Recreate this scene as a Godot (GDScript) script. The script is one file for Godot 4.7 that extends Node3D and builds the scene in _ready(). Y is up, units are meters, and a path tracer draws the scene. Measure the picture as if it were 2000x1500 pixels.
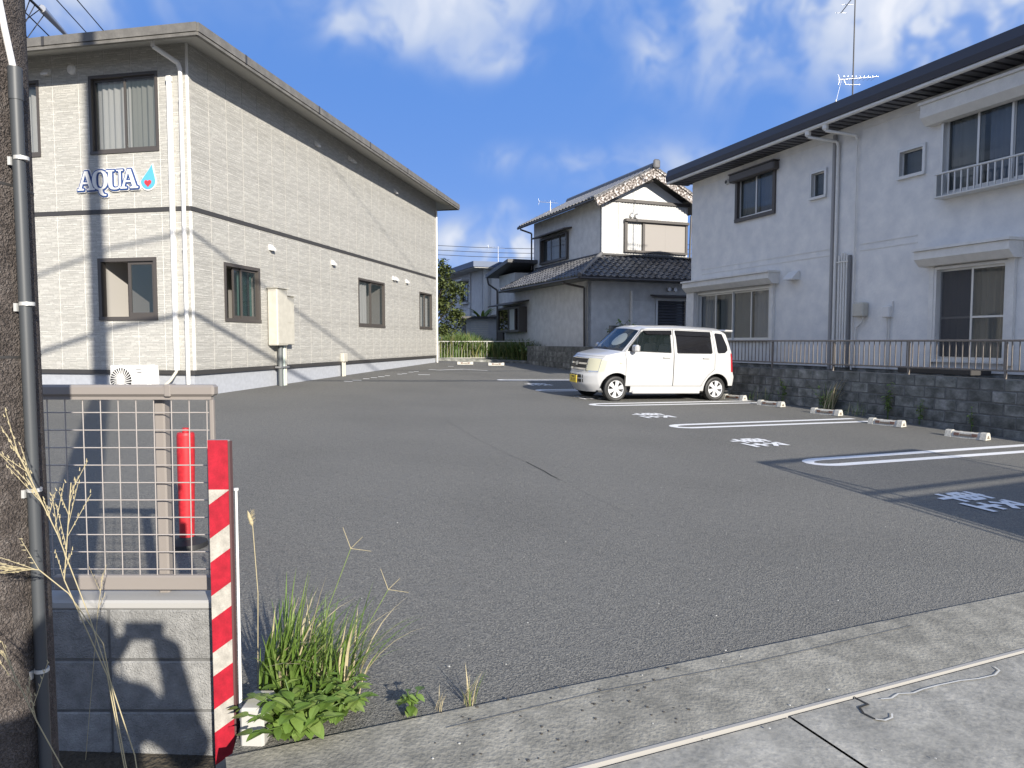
extends Node3D

# ---------- mesh builder ----------
class MB:
	var v := PackedVector3Array()
	var n := PackedVector3Array()
	var c := PackedColorArray()
	var col := Color(1, 1, 1)
	func tri(a: Vector3, b: Vector3, d: Vector3) -> void:
		var m := (b - a).cross(d - a).normalized()
		trin(a, b, d, m, m, m)
	func trin(a: Vector3, b: Vector3, d: Vector3, na: Vector3, nb: Vector3, nd: Vector3) -> void:
		v.append(a); v.append(d); v.append(b)
		n.append(na); n.append(nd); n.append(nb)
		c.append(col); c.append(col); c.append(col)
	func quad(a: Vector3, b: Vector3, d: Vector3, e: Vector3) -> void:
		tri(a, b, d); tri(a, d, e)
	func quadn(a: Vector3, b: Vector3, d: Vector3, e: Vector3, na: Vector3, nb: Vector3, nd: Vector3, ne: Vector3) -> void:
		trin(a, b, d, na, nb, nd); trin(a, d, e, na, nd, ne)
	func box(p: Vector3, s: Vector3, b := Basis.IDENTITY) -> void:
		var h := s * 0.5
		for ax in 3:
			for sg in [-1.0, 1.0]:
				var nn := Vector3.ZERO; nn[ax] = sg
				var t1 := Vector3.ZERO; t1[(ax + 1) % 3] = 1.0
				var t2 := Vector3.ZERO; t2[(ax + 2) % 3] = sg
				quad(p + b * ((nn - t1 - t2) * h), p + b * ((nn + t1 - t2) * h), p + b * ((nn + t1 + t2) * h), p + b * ((nn - t1 + t2) * h))
	func bb(x0: float, x1: float, y0: float, y1: float, z0: float, z1: float) -> void:
		box(Vector3((x0 + x1) / 2, (y0 + y1) / 2, (z0 + z1) / 2), Vector3(x1 - x0, y1 - y0, z1 - z0))
	func cbox(p: Vector3, s: Vector3, r: float, b := Basis.IDENTITY) -> void:
		# box with chamfered edges
		var h := s * 0.5
		var k := h - Vector3(r, r, r)
		for ax in 3:
			var a1 := (ax + 1) % 3
			var a2 := (ax + 2) % 3
			for sg in [-1.0, 1.0]:
				var q := []
				for e in [[-1, -1], [1, -1], [1, 1], [-1, 1]]:
					var w := Vector3.ZERO
					w[ax] = sg * h[ax]; w[a1] = e[0] * k[a1]; w[a2] = e[1] * sg * k[a2]
					q.append(p + b * w)
				quad(q[0], q[1], q[2], q[3])
			for s1 in [-1.0, 1.0]:
				for s2 in [-1.0, 1.0]:
					var w1 := Vector3.ZERO; var w2 := Vector3.ZERO
					w1[a1] = s1 * h[a1]; w1[a2] = s2 * k[a2]
					w2[a1] = s1 * k[a1]; w2[a2] = s2 * h[a2]
					var m := Vector3.ZERO; m[ax] = k[ax]
					var A := p + b * (w1 - m); var B := p + b * (w1 + m); var C := p + b * (w2 + m); var D := p + b * (w2 - m)
					if s1 * s2 > 0: quad(A, D, C, B)
					else: quad(A, B, C, D)
		for sx in [-1.0, 1.0]:
			for sy in [-1.0, 1.0]:
				for sz in [-1.0, 1.0]:
					var A := p + b * Vector3(sx * h.x, sy * k.y, sz * k.z)
					var B := p + b * Vector3(sx * k.x, sy * h.y, sz * k.z)
					var C := p + b * Vector3(sx * k.x, sy * k.y, sz * h.z)
					if sx * sy * sz > 0: tri(A, B, C)
					else: tri(A, C, B)
	func cyl(p: Vector3, q: Vector3, r0: float, r1: float, seg := 10, cap := true) -> void:
		var ax := (q - p).normalized()
		var u := ax.cross(Vector3(0.3, 0.9, 0.2) if absf(ax.y) < 0.9 else Vector3(1, 0, 0)).normalized()
		var w := ax.cross(u)
		for i in seg:
			var a := TAU * i / seg; var b := TAU * (i + 1) / seg
			var d0 := u * cos(a) + w * sin(a); var d1 := u * cos(b) + w * sin(b)
			quadn(p + d0 * r0, p + d1 * r0, q + d1 * r1, q + d0 * r1, d0, d1, d1, d0)
			if cap:
				tri(p, p + d1 * r0, p + d0 * r0); tri(q, q + d0 * r1, q + d1 * r1)
	func tube(pts: Array, r: float, seg := 8) -> void:
		for i in pts.size() - 1: cyl(pts[i], pts[i + 1], r, r, seg, true)
	func lathe(pr: Array, seg: int, xf := Transform3D.IDENTITY) -> void:
		# profile of Vector2(radius, height) turned about local y
		for i in pr.size() - 1:
			var A: Vector2 = pr[i]; var B: Vector2 = pr[i + 1]
			var t := (B - A).normalized()
			for k in seg:
				var a := TAU * k / seg; var b := TAU * (k + 1) / seg
				var ca := Vector3(cos(a), 0, sin(a)); var cb := Vector3(cos(b), 0, sin(b))
				var na := (xf.basis * (ca * t.y - Vector3(0, t.x, 0))).normalized(); var nb := (xf.basis * (cb * t.y - Vector3(0, t.x, 0))).normalized()
				quadn(xf * (ca * A.x + Vector3(0, A.y, 0)), xf * (ca * B.x + Vector3(0, B.y, 0)), xf * (cb * B.x + Vector3(0, B.y, 0)), xf * (cb * A.x + Vector3(0, A.y, 0)), na, na, nb, nb)
	func prism(poly: PackedVector2Array, z0: float, z1: float, xf := Transform3D.IDENTITY) -> void:
		if Geometry2D.is_polygon_clockwise(poly): poly.reverse()
		var id := Geometry2D.triangulate_polygon(poly)
		for i in range(0, id.size(), 3):
			var a := poly[id[i]]; var b := poly[id[i + 1]]; var d := poly[id[i + 2]]
			if (b - a).cross(d - a) < 0: var t := b; b = d; d = t
			tri(xf * Vector3(a.x, a.y, z1), xf * Vector3(b.x, b.y, z1), xf * Vector3(d.x, d.y, z1))
			tri(xf * Vector3(a.x, a.y, z0), xf * Vector3(d.x, d.y, z0), xf * Vector3(b.x, b.y, z0))
		for i in poly.size():
			var a := poly[i]; var b := poly[(i + 1) % poly.size()]
			quad(xf * Vector3(a.x, a.y, z0), xf * Vector3(b.x, b.y, z0), xf * Vector3(b.x, b.y, z1), xf * Vector3(a.x, a.y, z1))
	func mesh() -> ArrayMesh:
		var m := ArrayMesh.new()
		if v.is_empty(): return m
		var arr := []; arr.resize(Mesh.ARRAY_MAX)
		arr[Mesh.ARRAY_VERTEX] = v; arr[Mesh.ARRAY_NORMAL] = n; arr[Mesh.ARRAY_COLOR] = c
		m.add_surface_from_arrays(Mesh.PRIMITIVE_TRIANGLES, arr)
		return m

# ---------- scene helpers ----------
var M := {}
var used := {}
var rng := RandomNumberGenerator.new()
const I := Transform3D.IDENTITY

func V(x: float, y: float, zf: float) -> Vector3: return Vector3(x, y, -zf)      # zf metres ahead of the camera
func gy(x: float, zf: float) -> float: return 0.0216 * zf - 0.0325 * x          # the lot falls towards the block wall and the road
func G(x: float, zf: float, up := 0.0) -> Vector3: return Vector3(x, gy(x, zf) + up, -zf)
func r(a: float, b: float) -> float: return rng.randf_range(a, b)

func numbered(nm: String) -> String:
	if not used.has(nm):
		used[nm] = 0
		return nm
	used[nm] += 1
	return "%s_%03d" % [nm, used[nm]]

func tag(o: Node3D, label := "", category := "", group := "", kind := "") -> Node3D:
	if label: o.set_meta("label", label)
	if category: o.set_meta("category", category)
	if group: o.set_meta("group", group)
	if kind: o.set_meta("kind", kind)
	return o

func thing(nm: String, label: String, category: String, xf := I, group := "") -> Node3D:
	var o := Node3D.new(); o.name = numbered(nm); add_child(o); o.transform = xf
	return tag(o, label, category, group)

func part(par: Node3D, nm: String, mesh, mt: Material, xf := I) -> MeshInstance3D:
	var o := MeshInstance3D.new(); o.name = nm if par != self else numbered(nm)
	o.mesh = mesh.mesh() if mesh is MB else mesh
	o.material_override = mt; o.transform = xf
	par.add_child(o, true)
	return o

func one(nm: String, mesh, mt: Material, label: String, category: String, group := "", xf := I) -> MeshInstance3D:
	var o := part(self, nm, mesh, mt, xf); tag(o, label, category, group); return o

func struct(nm: String, mesh, mt: Material, par: Node3D = null) -> MeshInstance3D:
	var o := part(par if par else self, nm, mesh, mt)
	if not par: o.set_meta("kind", "structure")
	return o

func copy(o: Node3D, base: String, xf: Transform3D, label := "", group := "") -> Node3D:
	var d: Node3D = o.duplicate(); d.name = numbered(base); add_child(d); d.transform = xf
	if label: d.set_meta("label", label)
	if group: d.set_meta("group", group)
	return d

func mat(r_: float, g: float, b: float, rough := 0.8, tex = null, scale := 1.0, bump = null, bs := 0.3, metal := 0.0) -> StandardMaterial3D:
	var m := StandardMaterial3D.new()
	m.albedo_color = Color(r_, g, b).linear_to_srgb(); m.roughness = rough; m.metallic = metal
	if tex: m.albedo_texture = tex
	if bump:
		m.heightmap_enabled = true; m.heightmap_texture = bump; m.heightmap_scale = bs
	if tex or bump:
		m.uv1_triplanar = true; m.uv1_triplanar_sharpness = 8.0
		m.uv1_scale = Vector3(scale, scale, scale)
	return m

func noise_img(freq: float, sz: int, oct: int, sd: int, kind := FastNoiseLite.TYPE_SIMPLEX_SMOOTH) -> Image:
	var f := FastNoiseLite.new(); f.noise_type = kind; f.frequency = freq; f.seed = sd
	f.fractal_octaves = oct; f.fractal_type = FastNoiseLite.FRACTAL_FBM if oct > 1 else FastNoiseLite.FRACTAL_NONE
	if kind == FastNoiseLite.TYPE_CELLULAR: f.cellular_return_type = FastNoiseLite.RETURN_CELL_VALUE
	return f.get_seamless_image(sz, sz)

func tone(imgs: Array, wts: Array, lo: float, hi: float, tint := Color(1, 1, 1), tint2 := Color(1, 1, 1)) -> ImageTexture:
	# grey maps mixed by weight, spread between lo and hi
	var sz: int = imgs[0].get_width()
	var out := Image.create(sz, sz, true, Image.FORMAT_RGB8)
	var ds := []
	for i in imgs:
		var k: Image = i
		k.convert(Image.FORMAT_L8); ds.append(k.get_data())
	var by := PackedByteArray(); by.resize(sz * sz * 3)
	for p in sz * sz:
		var x := 0.0
		for k in ds.size(): x += ds[k][p] * wts[k]
		x = clampf(x / 255.0, 0, 1)
		var y := lo + (hi - lo) * x
		by[p * 3] = int(255 * clampf(y * lerpf(tint2.r, tint.r, x), 0, 1)); by[p * 3 + 1] = int(255 * clampf(y * lerpf(tint2.g, tint.g, x), 0, 1)); by[p * 3 + 2] = int(255 * clampf(y * lerpf(tint2.b, tint.b, x), 0, 1))
	out = Image.create_from_data(sz, sz, false, Image.FORMAT_RGB8, by)
	return ImageTexture.create_from_image(out)

# cut the openings out of a rectangle of wall: list of Rect2
func cut(rects: Array, holes: Array) -> Array:
	for h in holes:
		var out := []
		for q in rects:
			var a: Rect2 = q
			if not a.intersects(h):
				out.append(a); continue
			var x0 := maxf(a.position.x, h.position.x); var x1 := minf(a.end.x, h.end.x)
			var y0 := maxf(a.position.y, h.position.y); var y1 := minf(a.end.y, h.end.y)
			if x0 - a.position.x > 0.001: out.append(Rect2(a.position.x, a.position.y, x0 - a.position.x, a.size.y))
			if a.end.x - x1 > 0.001: out.append(Rect2(x1, a.position.y, a.end.x - x1, a.size.y))
			if y0 - a.position.y > 0.001: out.append(Rect2(x0, a.position.y, x1 - x0, y0 - a.position.y))
			if a.end.y - y1 > 0.001: out.append(Rect2(x0, y1, x1 - x0, a.end.y - y1))
		rects = out
	return rects

func wall_mb(x0: float, x1: float, y0: float, y1: float, holes: Array, z0: float, z1: float) -> MB:
	var b := MB.new()
	for q in cut([Rect2(x0, y0, x1 - x0, y1 - y0)], holes): b.bb(q.position.x, q.end.x, q.position.y, q.end.y, z0, z1)
	return b

func hole(w) -> Rect2: return Rect2(w[0], w[1], w[2] - w[0], w[3] - w[1])

func curtain_mb(x0: float, x1: float, y0: float, y1: float, z: float, folds: int, amp := 0.025) -> MB:
	var b := MB.new()
	var k := folds * 6
	var ph := r(0, 6)
	var pts := []
	for i in k + 1:
		var t := float(i) / k
		pts.append(Vector2(lerpf(x0, x1, t), z + amp * sin(t * folds * TAU + ph + 0.8 * sin(t * 9.0 + ph))))
	for i in k:
		var a: Vector2 = pts[i]; var d: Vector2 = pts[i + 1]
		b.quad(Vector3(a.x, y0, a.y), Vector3(d.x, y0, d.y), Vector3(d.x, y1, d.y * 0.9 + z * 0.1), Vector3(a.x, y1, a.y * 0.9 + z * 0.1))
	return b

# sliding window: frame, a closed room niche behind, sashes with panes, curtains
func window(par: Node3D, xf: Transform3D, w: Array, o := {}) -> MeshInstance3D:
	var x0: float = w[0]; var y0: float = w[1]; var x1: float = w[2]; var y1: float = w[3]
	var fw: float = o.get("fw", 0.055)
	var zf_: float = o.get("zf", 0.03)
	var fm: Material = o.get("frame", M.bronze)
	var sm: Material = o.get("sash", fm)
	var b := MB.new()
	b.bb(x0, x1, y0, y0 + fw, -0.1, zf_ + 0.012); b.bb(x0, x1, y1 - fw, y1, -0.1, zf_)
	b.bb(x0, x0 + fw, y0 + fw, y1 - fw, -0.1, zf_); b.bb(x1 - fw, x1, y0 + fw, y1 - fw, -0.1, zf_)
	var f := part(par, "window", b, fm, xf)
	var g := MB.new()
	var d: float = -o.get("depth", 2.4)
	var X0 := x0 + 0.004; var X1 := x1 - 0.004; var Y0 := y0 + 0.004; var Y1 := y1 - 0.004
	g.quad(Vector3(X0, Y0, d), Vector3(X1, Y0, d), Vector3(X1, Y1, d), Vector3(X0, Y1, d))
	g.quad(Vector3(X0, Y0, -0.1), Vector3(X0, Y0, d), Vector3(X0, Y1, d), Vector3(X0, Y1, -0.1))
	g.quad(Vector3(X1, Y0, d), Vector3(X1, Y0, -0.1), Vector3(X1, Y1, -0.1), Vector3(X1, Y1, d))
	g.quad(Vector3(X0, Y0, -0.1), Vector3(X1, Y0, -0.1), Vector3(X1, Y0, d), Vector3(X0, Y0, d))
	g.quad(Vector3(X0, Y1, d), Vector3(X1, Y1, d), Vector3(X1, Y1, -0.1), Vector3(X0, Y1, -0.1))
	part(f, "room_niche", g, o.get("room", M.room))
	var n: int = o.get("n", 2)
	var ww := (x1 - x0 - 2 * fw) / n
	var skip: Array = o.get("skip", [])
	var sw: float = o.get("sw", 0.04)
	for i in n:
		if i in skip: continue
		var a := x0 + fw + ww * i - (0.012 if i > 0 else 0.0); var c := x0 + fw + ww * (i + 1) + (0.012 if i < n - 1 else 0.0)
		if o.has("shift") and i == o.shift[0]: a += o.shift[1]; c += o.shift[1]
		var z := -0.03 if i % 2 == 1 else -0.058
		var s := MB.new()
		s.bb(a, c, y0 + fw, y0 + fw + sw * 1.3, z - 0.012, z + 0.012); s.bb(a, c, y1 - fw - sw, y1 - fw, z - 0.012, z + 0.012)
		s.bb(a, a + sw, y0 + fw + sw * 1.3, y1 - fw - sw, z - 0.012, z + 0.012); s.bb(c - sw, c, y0 + fw + sw * 1.3, y1 - fw - sw, z - 0.012, z + 0.012)
		if o.has("mid"): s.bb(a + sw, c - sw, y0 + o.mid, y0 + o.mid + 0.035, z - 0.012, z + 0.012)
		part(f, "sash", s, sm)
		var q := MB.new()
		q.quad(Vector3(a + sw, y0 + fw + sw, z), Vector3(c - sw, y0 + fw + sw, z), Vector3(c - sw, y1 - fw - sw, z), Vector3(a + sw, y1 - fw - sw, z))
		part(f, "pane", q, o.get("glass", M.glass))
	for k in o.get("curtains", []):
		part(f, "curtain", curtain_mb(lerpf(x0 + fw, x1 - fw, k[0]), lerpf(x0 + fw, x1 - fw, k[1]), y0 + fw, y1 - fw - 0.02, -0.16, k[2]), k[3])
	return f

func seg_ribbon(b: MB, pts: Array, w: float, up: float) -> void:
	# flat mitred strip on the sloping ground along points Vector2(x, zf)
	var L := []; var R := []
	for i in pts.size():
		var d0: Vector2 = (pts[i] - pts[maxi(i - 1, 0)]).normalized(); var d1: Vector2 = (pts[mini(i + 1, pts.size() - 1)] - pts[i]).normalized()
		if i == 0: d0 = d1
		if i == pts.size() - 1: d1 = d0
		var d := (d0 + d1).normalized()
		var s := Vector2(-d.y, d.x) * w * 0.5 / maxf(0.5, d.dot(d1))
		L.append(pts[i] + s); R.append(pts[i] - s)
	for i in pts.size() - 1:
		b.quad(G(L[i].x, L[i].y, up), G(R[i].x, R[i].y, up), G(R[i + 1].x, R[i + 1].y, up), G(L[i + 1].x, L[i + 1].y, up))

func frame_xf(o: Vector3, xa: Vector3) -> Transform3D:
	var x := xa.normalized()
	return Transform3D(Basis(x, Vector3.UP, x.cross(Vector3.UP)), o)

# ---------- sky ----------
var sky_n: FastNoiseLite
var sky_n2: FastNoiseLite
# clouds: direction (x / zf, y / zf), radii, strength
var CL := [[-0.13, 0.49, 0.16, 0.055, 0.5], [-0.06, 0.47, 0.10, 0.05, 0.42], [-0.17, 0.425, 0.055, 0.03, 0.5], [-0.24, 0.435, 0.022, 0.03, 0.42], [-0.045, 0.40, 0.05, 0.026, 0.38], [-0.02, 0.385, 0.04, 0.012, 0.25],
	[0.52, 0.48, 0.26, 0.10, 0.7], [0.62, 0.42, 0.18, 0.07, 0.6], [0.30, 0.46, 0.10, 0.05, 0.35], [0.175, 0.39, 0.026, 0.04, 0.5], [0.27, 0.37, 0.06, 0.04, 0.25], [-0.015, 0.252, 0.032, 0.016, 0.35],
	[0.115, 0.24, 0.06, 0.022, 0.42], [0.24, 0.25, 0.06, 0.03, 0.5], [-0.02, 0.137, 0.09, 0.03, 0.75], [-0.085, 0.15, 0.03, 0.02, 0.6], [0.03, 0.14, 0.06, 0.02, 0.6], [-0.03, 0.185, 0.025, 0.01, 0.3], [0.005, 0.19, 0.02, 0.01, 0.25],
	[-0.66, 0.48, 0.13, 0.05, 0.6], [-0.55, 0.46, 0.09, 0.035, 0.35]]
func sky_at(d: Vector3) -> Color:
	var e := clampf(d.y, 0.0, 1.0)
	var low := Color(0.125, 0.215, 0.43); var high := Color(0.042, 0.118, 0.325)
	var t := pow(1.0 - e, 4.0)
	var base := high.lerp(low, clampf(t * 1.05, 0, 1))
	base = base.lerp(Color(0.26, 0.33, 0.46), pow(1.0 - e, 18.0) * 0.6)
	var p := d * 3.0
	var wob := Vector3(sky_n.get_noise_3dv(p * 1.3 + Vector3(9, 2, 4)), sky_n.get_noise_3dv(p * 1.3 + Vector3(1, 7, 3)), sky_n.get_noise_3dv(p * 1.3 + Vector3(5, 5, 8)))
	var nz := sky_n2.get_noise_3dv(p + wob * 0.35) * 0.5 + 0.5
	var cov := 0.0
	if d.z < -0.25:
		var x := d.x / -d.z + wob.x * 0.035; var y := d.y / -d.z + wob.y * 0.025
		for k in CL:
			var a: float = (x - k[0]) / k[2]; var b: float = (y - k[1]) / k[3]
			cov += k[4] * exp(-(a * a + b * b) * 0.9)
		cov *= smoothstep(0.95, 0.75, absf(d.x / -d.z))
	var gen := smoothstep(0.40, 0.62, sky_n.get_noise_3dv(Vector3(d.x, d.y * 1.6, d.z) * 2.2 + Vector3(3, 0, 1)) * 0.5 + 0.58) * 0.9
	if d.z < -0.25: gen *= smoothstep(0.75, 0.95, absf(d.x / -d.z) + maxf(0.0, d.y / -d.z - 0.35))
	cov += gen * smoothstep(0.0, 0.08, d.y)
	var al := clampf(cov * (0.15 + 1.55 * smoothstep(0.28, 0.72, nz)), 0.0, 0.92)
	var cc := Color(0.26, 0.30, 0.385).lerp(Color(0.44, 0.445, 0.46), smoothstep(0.35, 0.8, nz * clampf(cov, 0, 1)))
	return base.lerp(cc, al)

func sky_dir(u: float, v: float) -> Vector3:
	# as Godot's panorama: the picture's edge looks along -z
	var th := v * PI; var ph := u * TAU
	return Vector3(sin(ph) * sin(th), cos(th), -cos(ph) * sin(th))

func make_sky() -> PanoramaSkyMaterial:
	sky_n = FastNoiseLite.new(); sky_n.seed = 7; sky_n.frequency = 0.9; sky_n.fractal_octaves = 4
	sky_n2 = FastNoiseLite.new(); sky_n2.seed = 21; sky_n2.frequency = 2.6; sky_n2.fractal_octaves = 6; sky_n2.fractal_gain = 0.6
	var W := 2048; var H := 1024; var q := 8
	var im := Image.create(W / q, H / q, false, Image.FORMAT_RGBF)
	for y in H / q:
		for x in W / q:
			var d := sky_dir((x + 0.5) * q / W, (y + 0.5) * q / H)
			if d.y < -0.02: im.set_pixel(x, y, Color(0.20, 0.21, 0.22))
			else: im.set_pixel(x, y, sky_at(d))
	im.resize(W, H, Image.INTERPOLATE_BILINEAR)
	for y in range(330, 513):
		for x in range(-235, 235):
			im.set_pixel(posmod(x, W), y, sky_at(sky_dir((x + 0.5) / W, (y + 0.5) / H)))
	var m := PanoramaSkyMaterial.new(); m.panorama = ImageTexture.create_from_image(im)
	return m

# ---------- materials ----------
func make_materials() -> void:
	var fine := noise_img(0.08, 512, 4, 3)
	var blot := noise_img(0.012, 512, 5, 5)
	var spk := noise_img(0.35, 512, 1, 11, FastNoiseLite.TYPE_CELLULAR)
	var spk2 := noise_img(0.16, 512, 1, 12, FastNoiseLite.TYPE_CELLULAR)
	var t_blot := tone([blot, fine], [0.65, 0.35], 0.72, 1.0)
	var t_soft := tone([blot, fine], [0.7, 0.3], 0.9, 1.0)
	var t_asph := tone([spk, spk2, fine], [0.45, 0.3, 0.25], 0.45, 1.0, Color(1, 0.99, 0.96), Color(0.95, 0.97, 1))
	var h_asph := tone([spk, spk2, fine], [0.4, 0.4, 0.2], 0.0, 1.0)
	var h_fine := tone([fine, spk], [0.8, 0.2], 0.0, 1.0)
	var t_conc := tone([blot, fine, spk], [0.55, 0.3, 0.15], 0.62, 1.0, Color(1, 0.99, 0.96), Color(0.94, 0.94, 0.92))
	var t_dirty := tone([blot, fine], [0.8, 0.2], 0.50, 1.0, Color(1, 1, 1), Color(0.86, 0.88, 0.84))
	# siding: thin stacked strips of uneven length
	var im := Image.create(1024, 1024, false, Image.FORMAT_RGB8); im.fill(Color(0.62, 0.61, 0.59))
	var hm := Image.create(1024, 1024, false, Image.FORMAT_L8); hm.fill(Color(0, 0, 0))
	var y := 0
	while y < 1024:
		var hh := mini([17, 21, 25][rng.randi() % 3], 1024 - y)
		var x := -int(r(0, 180))
		while x < 1024:
			var l := int(r(70, 240)); var k := r(0.88, 1.0)
			im.fill_rect(Rect2i(x + 2, y + 2, l - 3, hh - 4), Color(k, k * 0.995, k * 0.975))
			var hgt := r(0.5, 1.0)
			hm.fill_rect(Rect2i(x + 2, y + 2, l - 3, hh - 4), Color(hgt, hgt, hgt))
			x += l
		y += hh
	var t_sid := ImageTexture.create_from_image(im); var h_sid := ImageTexture.create_from_image(hm)
	M.asphalt = mat(0.32, 0.309, 0.279, 0.9, t_asph, 1.35, h_asph, 0.7); M.asphalt.vertex_color_use_as_albedo = true
	M.gutter = mat(0.42, 0.405, 0.36, 0.92, t_conc, 0.9, h_fine, 0.35); M.gutter.vertex_color_use_as_albedo = true
	M.slab = mat(0.475, 0.465, 0.435, 0.9, t_conc, 0.55, h_fine, 0.25); M.slab.vertex_color_use_as_albedo = true
	M.soil = mat(0.09, 0.075, 0.055, 1.0, t_conc, 0.8, h_fine, 1.5)
	M.gap = mat(0.02, 0.02, 0.02, 0.95)
	M.paint = mat(0.88, 0.88, 0.87, 0.7, tone([fine, blot, spk], [0.3, 0.4, 0.3], 0.86, 1.0), 2.0)
	M.siding = mat(0.575, 0.57, 0.55, 0.85, t_sid, 1.0, h_sid, 0.6)
	M.caulk = mat(0.72, 0.71, 0.68, 0.8)
	M.found = mat(0.42, 0.44, 0.48, 0.92, t_soft, 1.4, h_fine, 0.4)
	M.dark_trim = mat(0.045, 0.043, 0.042, 0.55)
	M.bronze = mat(0.07, 0.062, 0.056, 0.45)
	M.fascia = mat(0.20, 0.19, 0.172, 0.6, t_blot, 0.5)
	M.soffit = mat(0.42, 0.41, 0.38, 0.8)
	M.roofdark = mat(0.08, 0.08, 0.085, 0.7)
	M.white = mat(0.68, 0.67, 0.645, 0.45)
	M.ivory = mat(0.55, 0.525, 0.45, 0.55, t_soft, 0.9)
	M.room = mat(0.42, 0.40, 0.37, 0.9)
	M.curtain = mat(0.72, 0.72, 0.70, 0.9)
	M.curtain_grey = mat(0.40, 0.41, 0.38, 0.9)
	M.curtain_beige = mat(0.50, 0.46, 0.38, 0.9)
	M.curtain_blue = mat(0.30, 0.36, 0.46, 0.9)
	M.frosted = mat(0.20, 0.22, 0.22, 0.35)
	M.glass = mat(0.03, 0.045, 0.05, 0.02); M.glass.transparency = BaseMaterial3D.TRANSPARENCY_ALPHA; M.glass.albedo_color.a = 0.5
	M.screen = mat(0.06, 0.06, 0.065, 0.6); M.screen.transparency = BaseMaterial3D.TRANSPARENCY_ALPHA; M.screen.albedo_color.a = 0.72
	M.alu = mat(0.62, 0.62, 0.60, 0.42, null, 1, null, 0, 0.35)
	M.steel = mat(0.55, 0.55, 0.55, 0.35, null, 1, null, 0, 0.8)
	M.stucco = mat(0.80, 0.78, 0.735, 0.92, tone([blot, fine], [0.85, 0.15], 0.92, 1.0, Color(1, 1, 1), Color(0.97, 0.98, 1)), 0.35, h_fine, 0.35)
	M.stucco_trim = mat(0.78, 0.76, 0.71, 0.85, t_soft, 0.6, h_fine, 0.2)
	M.navy = mat(0.028, 0.030, 0.042, 0.5)
	M.mortar = mat(0.72, 0.715, 0.69, 0.95, tone([blot, fine], [0.7, 0.3], 0.86, 1.0), 0.4, h_fine, 0.4)
	M.corrug = mat(0.54, 0.54, 0.525, 0.5, t_soft, 0.5)
	M.panel_beige = mat(0.26, 0.24, 0.22, 0.6)
	M.kawara = mat(0.10, 0.10, 0.105, 0.38, t_blot, 1.5)
	M.kawara2 = mat(0.17, 0.17, 0.175, 0.36, t_blot, 1.7)
	M.old_wood = mat(0.68, 0.66, 0.64, 0.85, tone([noise_img(0.03, 512, 5, 31), spk2], [1.3, -0.1], 0.25, 1.0, Color(1, 1, 1), Color(0.62, 0.52, 0.46)), 0.55)
	M.plaster_white = mat(0.62, 0.62, 0.60, 0.9)
	M.blue_roof = mat(0.07, 0.10, 0.17, 0.5)
	M.far_wall = mat(0.66, 0.66, 0.65, 0.9, t_soft, 0.4)
	M.block = []
	for k in [0.33, 0.38, 0.29, 0.43]: M.block.append(mat(k, k * 0.99, k * 0.95, 0.95, t_dirty, 0.45 + k * 0.3, h_fine, 0.25)); M.block[-1].uv1_world_triplanar = true
	M.block_near = []
	for k in [0.36, 0.32, 0.40]: M.block_near.append(mat(k, k * 0.995, k * 0.96, 0.95, t_blot, 1.9 + k, h_asph, 0.5))
	M.joint = mat(0.17, 0.17, 0.165, 0.95, t_blot, 2.0)
	M.rail_brown = mat(0.27, 0.235, 0.20, 0.6, t_blot, 3.0)
	M.rail_white = mat(0.60, 0.59, 0.54, 0.6, t_blot, 3.0)
	M.fence_brown = mat(0.24, 0.215, 0.195, 0.45)
	M.wire_brown = mat(0.36, 0.33, 0.31, 0.4)
	M.red = mat(0.50, 0.014, 0.034, 0.55, t_blot, 3.0); M.red.emission_enabled = false
	M.stripe_white = mat(0.56, 0.53, 0.47, 0.55, t_blot, 3.0)
	M.cone_red = mat(0.60, 0.025, 0.035, 0.5, t_blot, 4.0)
	M.rubber = mat(0.018, 0.018, 0.018, 0.6)
	M.pole = mat(0.22, 0.20, 0.185, 0.95, tone([spk, fine, blot], [0.4, 0.2, 0.4], 0.35, 1.0, Color(1, 1, 1), Color(1, 0.92, 0.88)), 2.6, h_asph, 1.2)
	M.pipe_grey = mat(0.055, 0.06, 0.065, 0.5)
	M.carpaint = mat(0.46, 0.46, 0.455, 0.28); M.carpaint.clearcoat_enabled = true; M.carpaint.clearcoat = 0.7; M.carpaint.clearcoat_roughness = 0.06
	M.carglass = mat(0.02, 0.03, 0.03, 0.02); M.carglass.transparency = BaseMaterial3D.TRANSPARENCY_ALPHA; M.carglass.albedo_color.a = 0.35
	M.privacy = mat(0.012, 0.012, 0.014, 0.04)
	M.chrome = mat(0.75, 0.75, 0.75, 0.15, null, 1, null, 0, 1.0)
	M.rim = mat(0.74, 0.74, 0.73, 0.32, null, 1, null, 0, 0.25)
	M.lamp_clear = mat(0.52, 0.50, 0.36, 0.12); M.lamp_clear.clearcoat_enabled = true
	M.lamp_red = mat(0.35, 0.02, 0.03, 0.15)
	M.amber = mat(0.62, 0.50, 0.36, 0.3)
	M.plate = mat(0.75, 0.55, 0.06, 0.5)
	M.blackplastic = mat(0.025, 0.025, 0.025, 0.5)
	M.sunshade = mat(0.62, 0.68, 0.62, 0.4)
	M.stop = mat(0.66, 0.64, 0.57, 0.75, t_blot, 4.0)
	M.stop_dark = mat(0.16, 0.13, 0.10, 0.8)
	M.reflector = mat(0.14, 0.075, 0.05, 0.3)
	M.blue = mat(0.022, 0.06, 0.20, 0.5)
	M.drop = mat(0.10, 0.40, 0.60, 0.4)
	M.heart = mat(0.62, 0.04, 0.05, 0.45)
	M.cable = mat(0.02, 0.02, 0.022, 0.6)
	M.leaf = []
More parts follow.
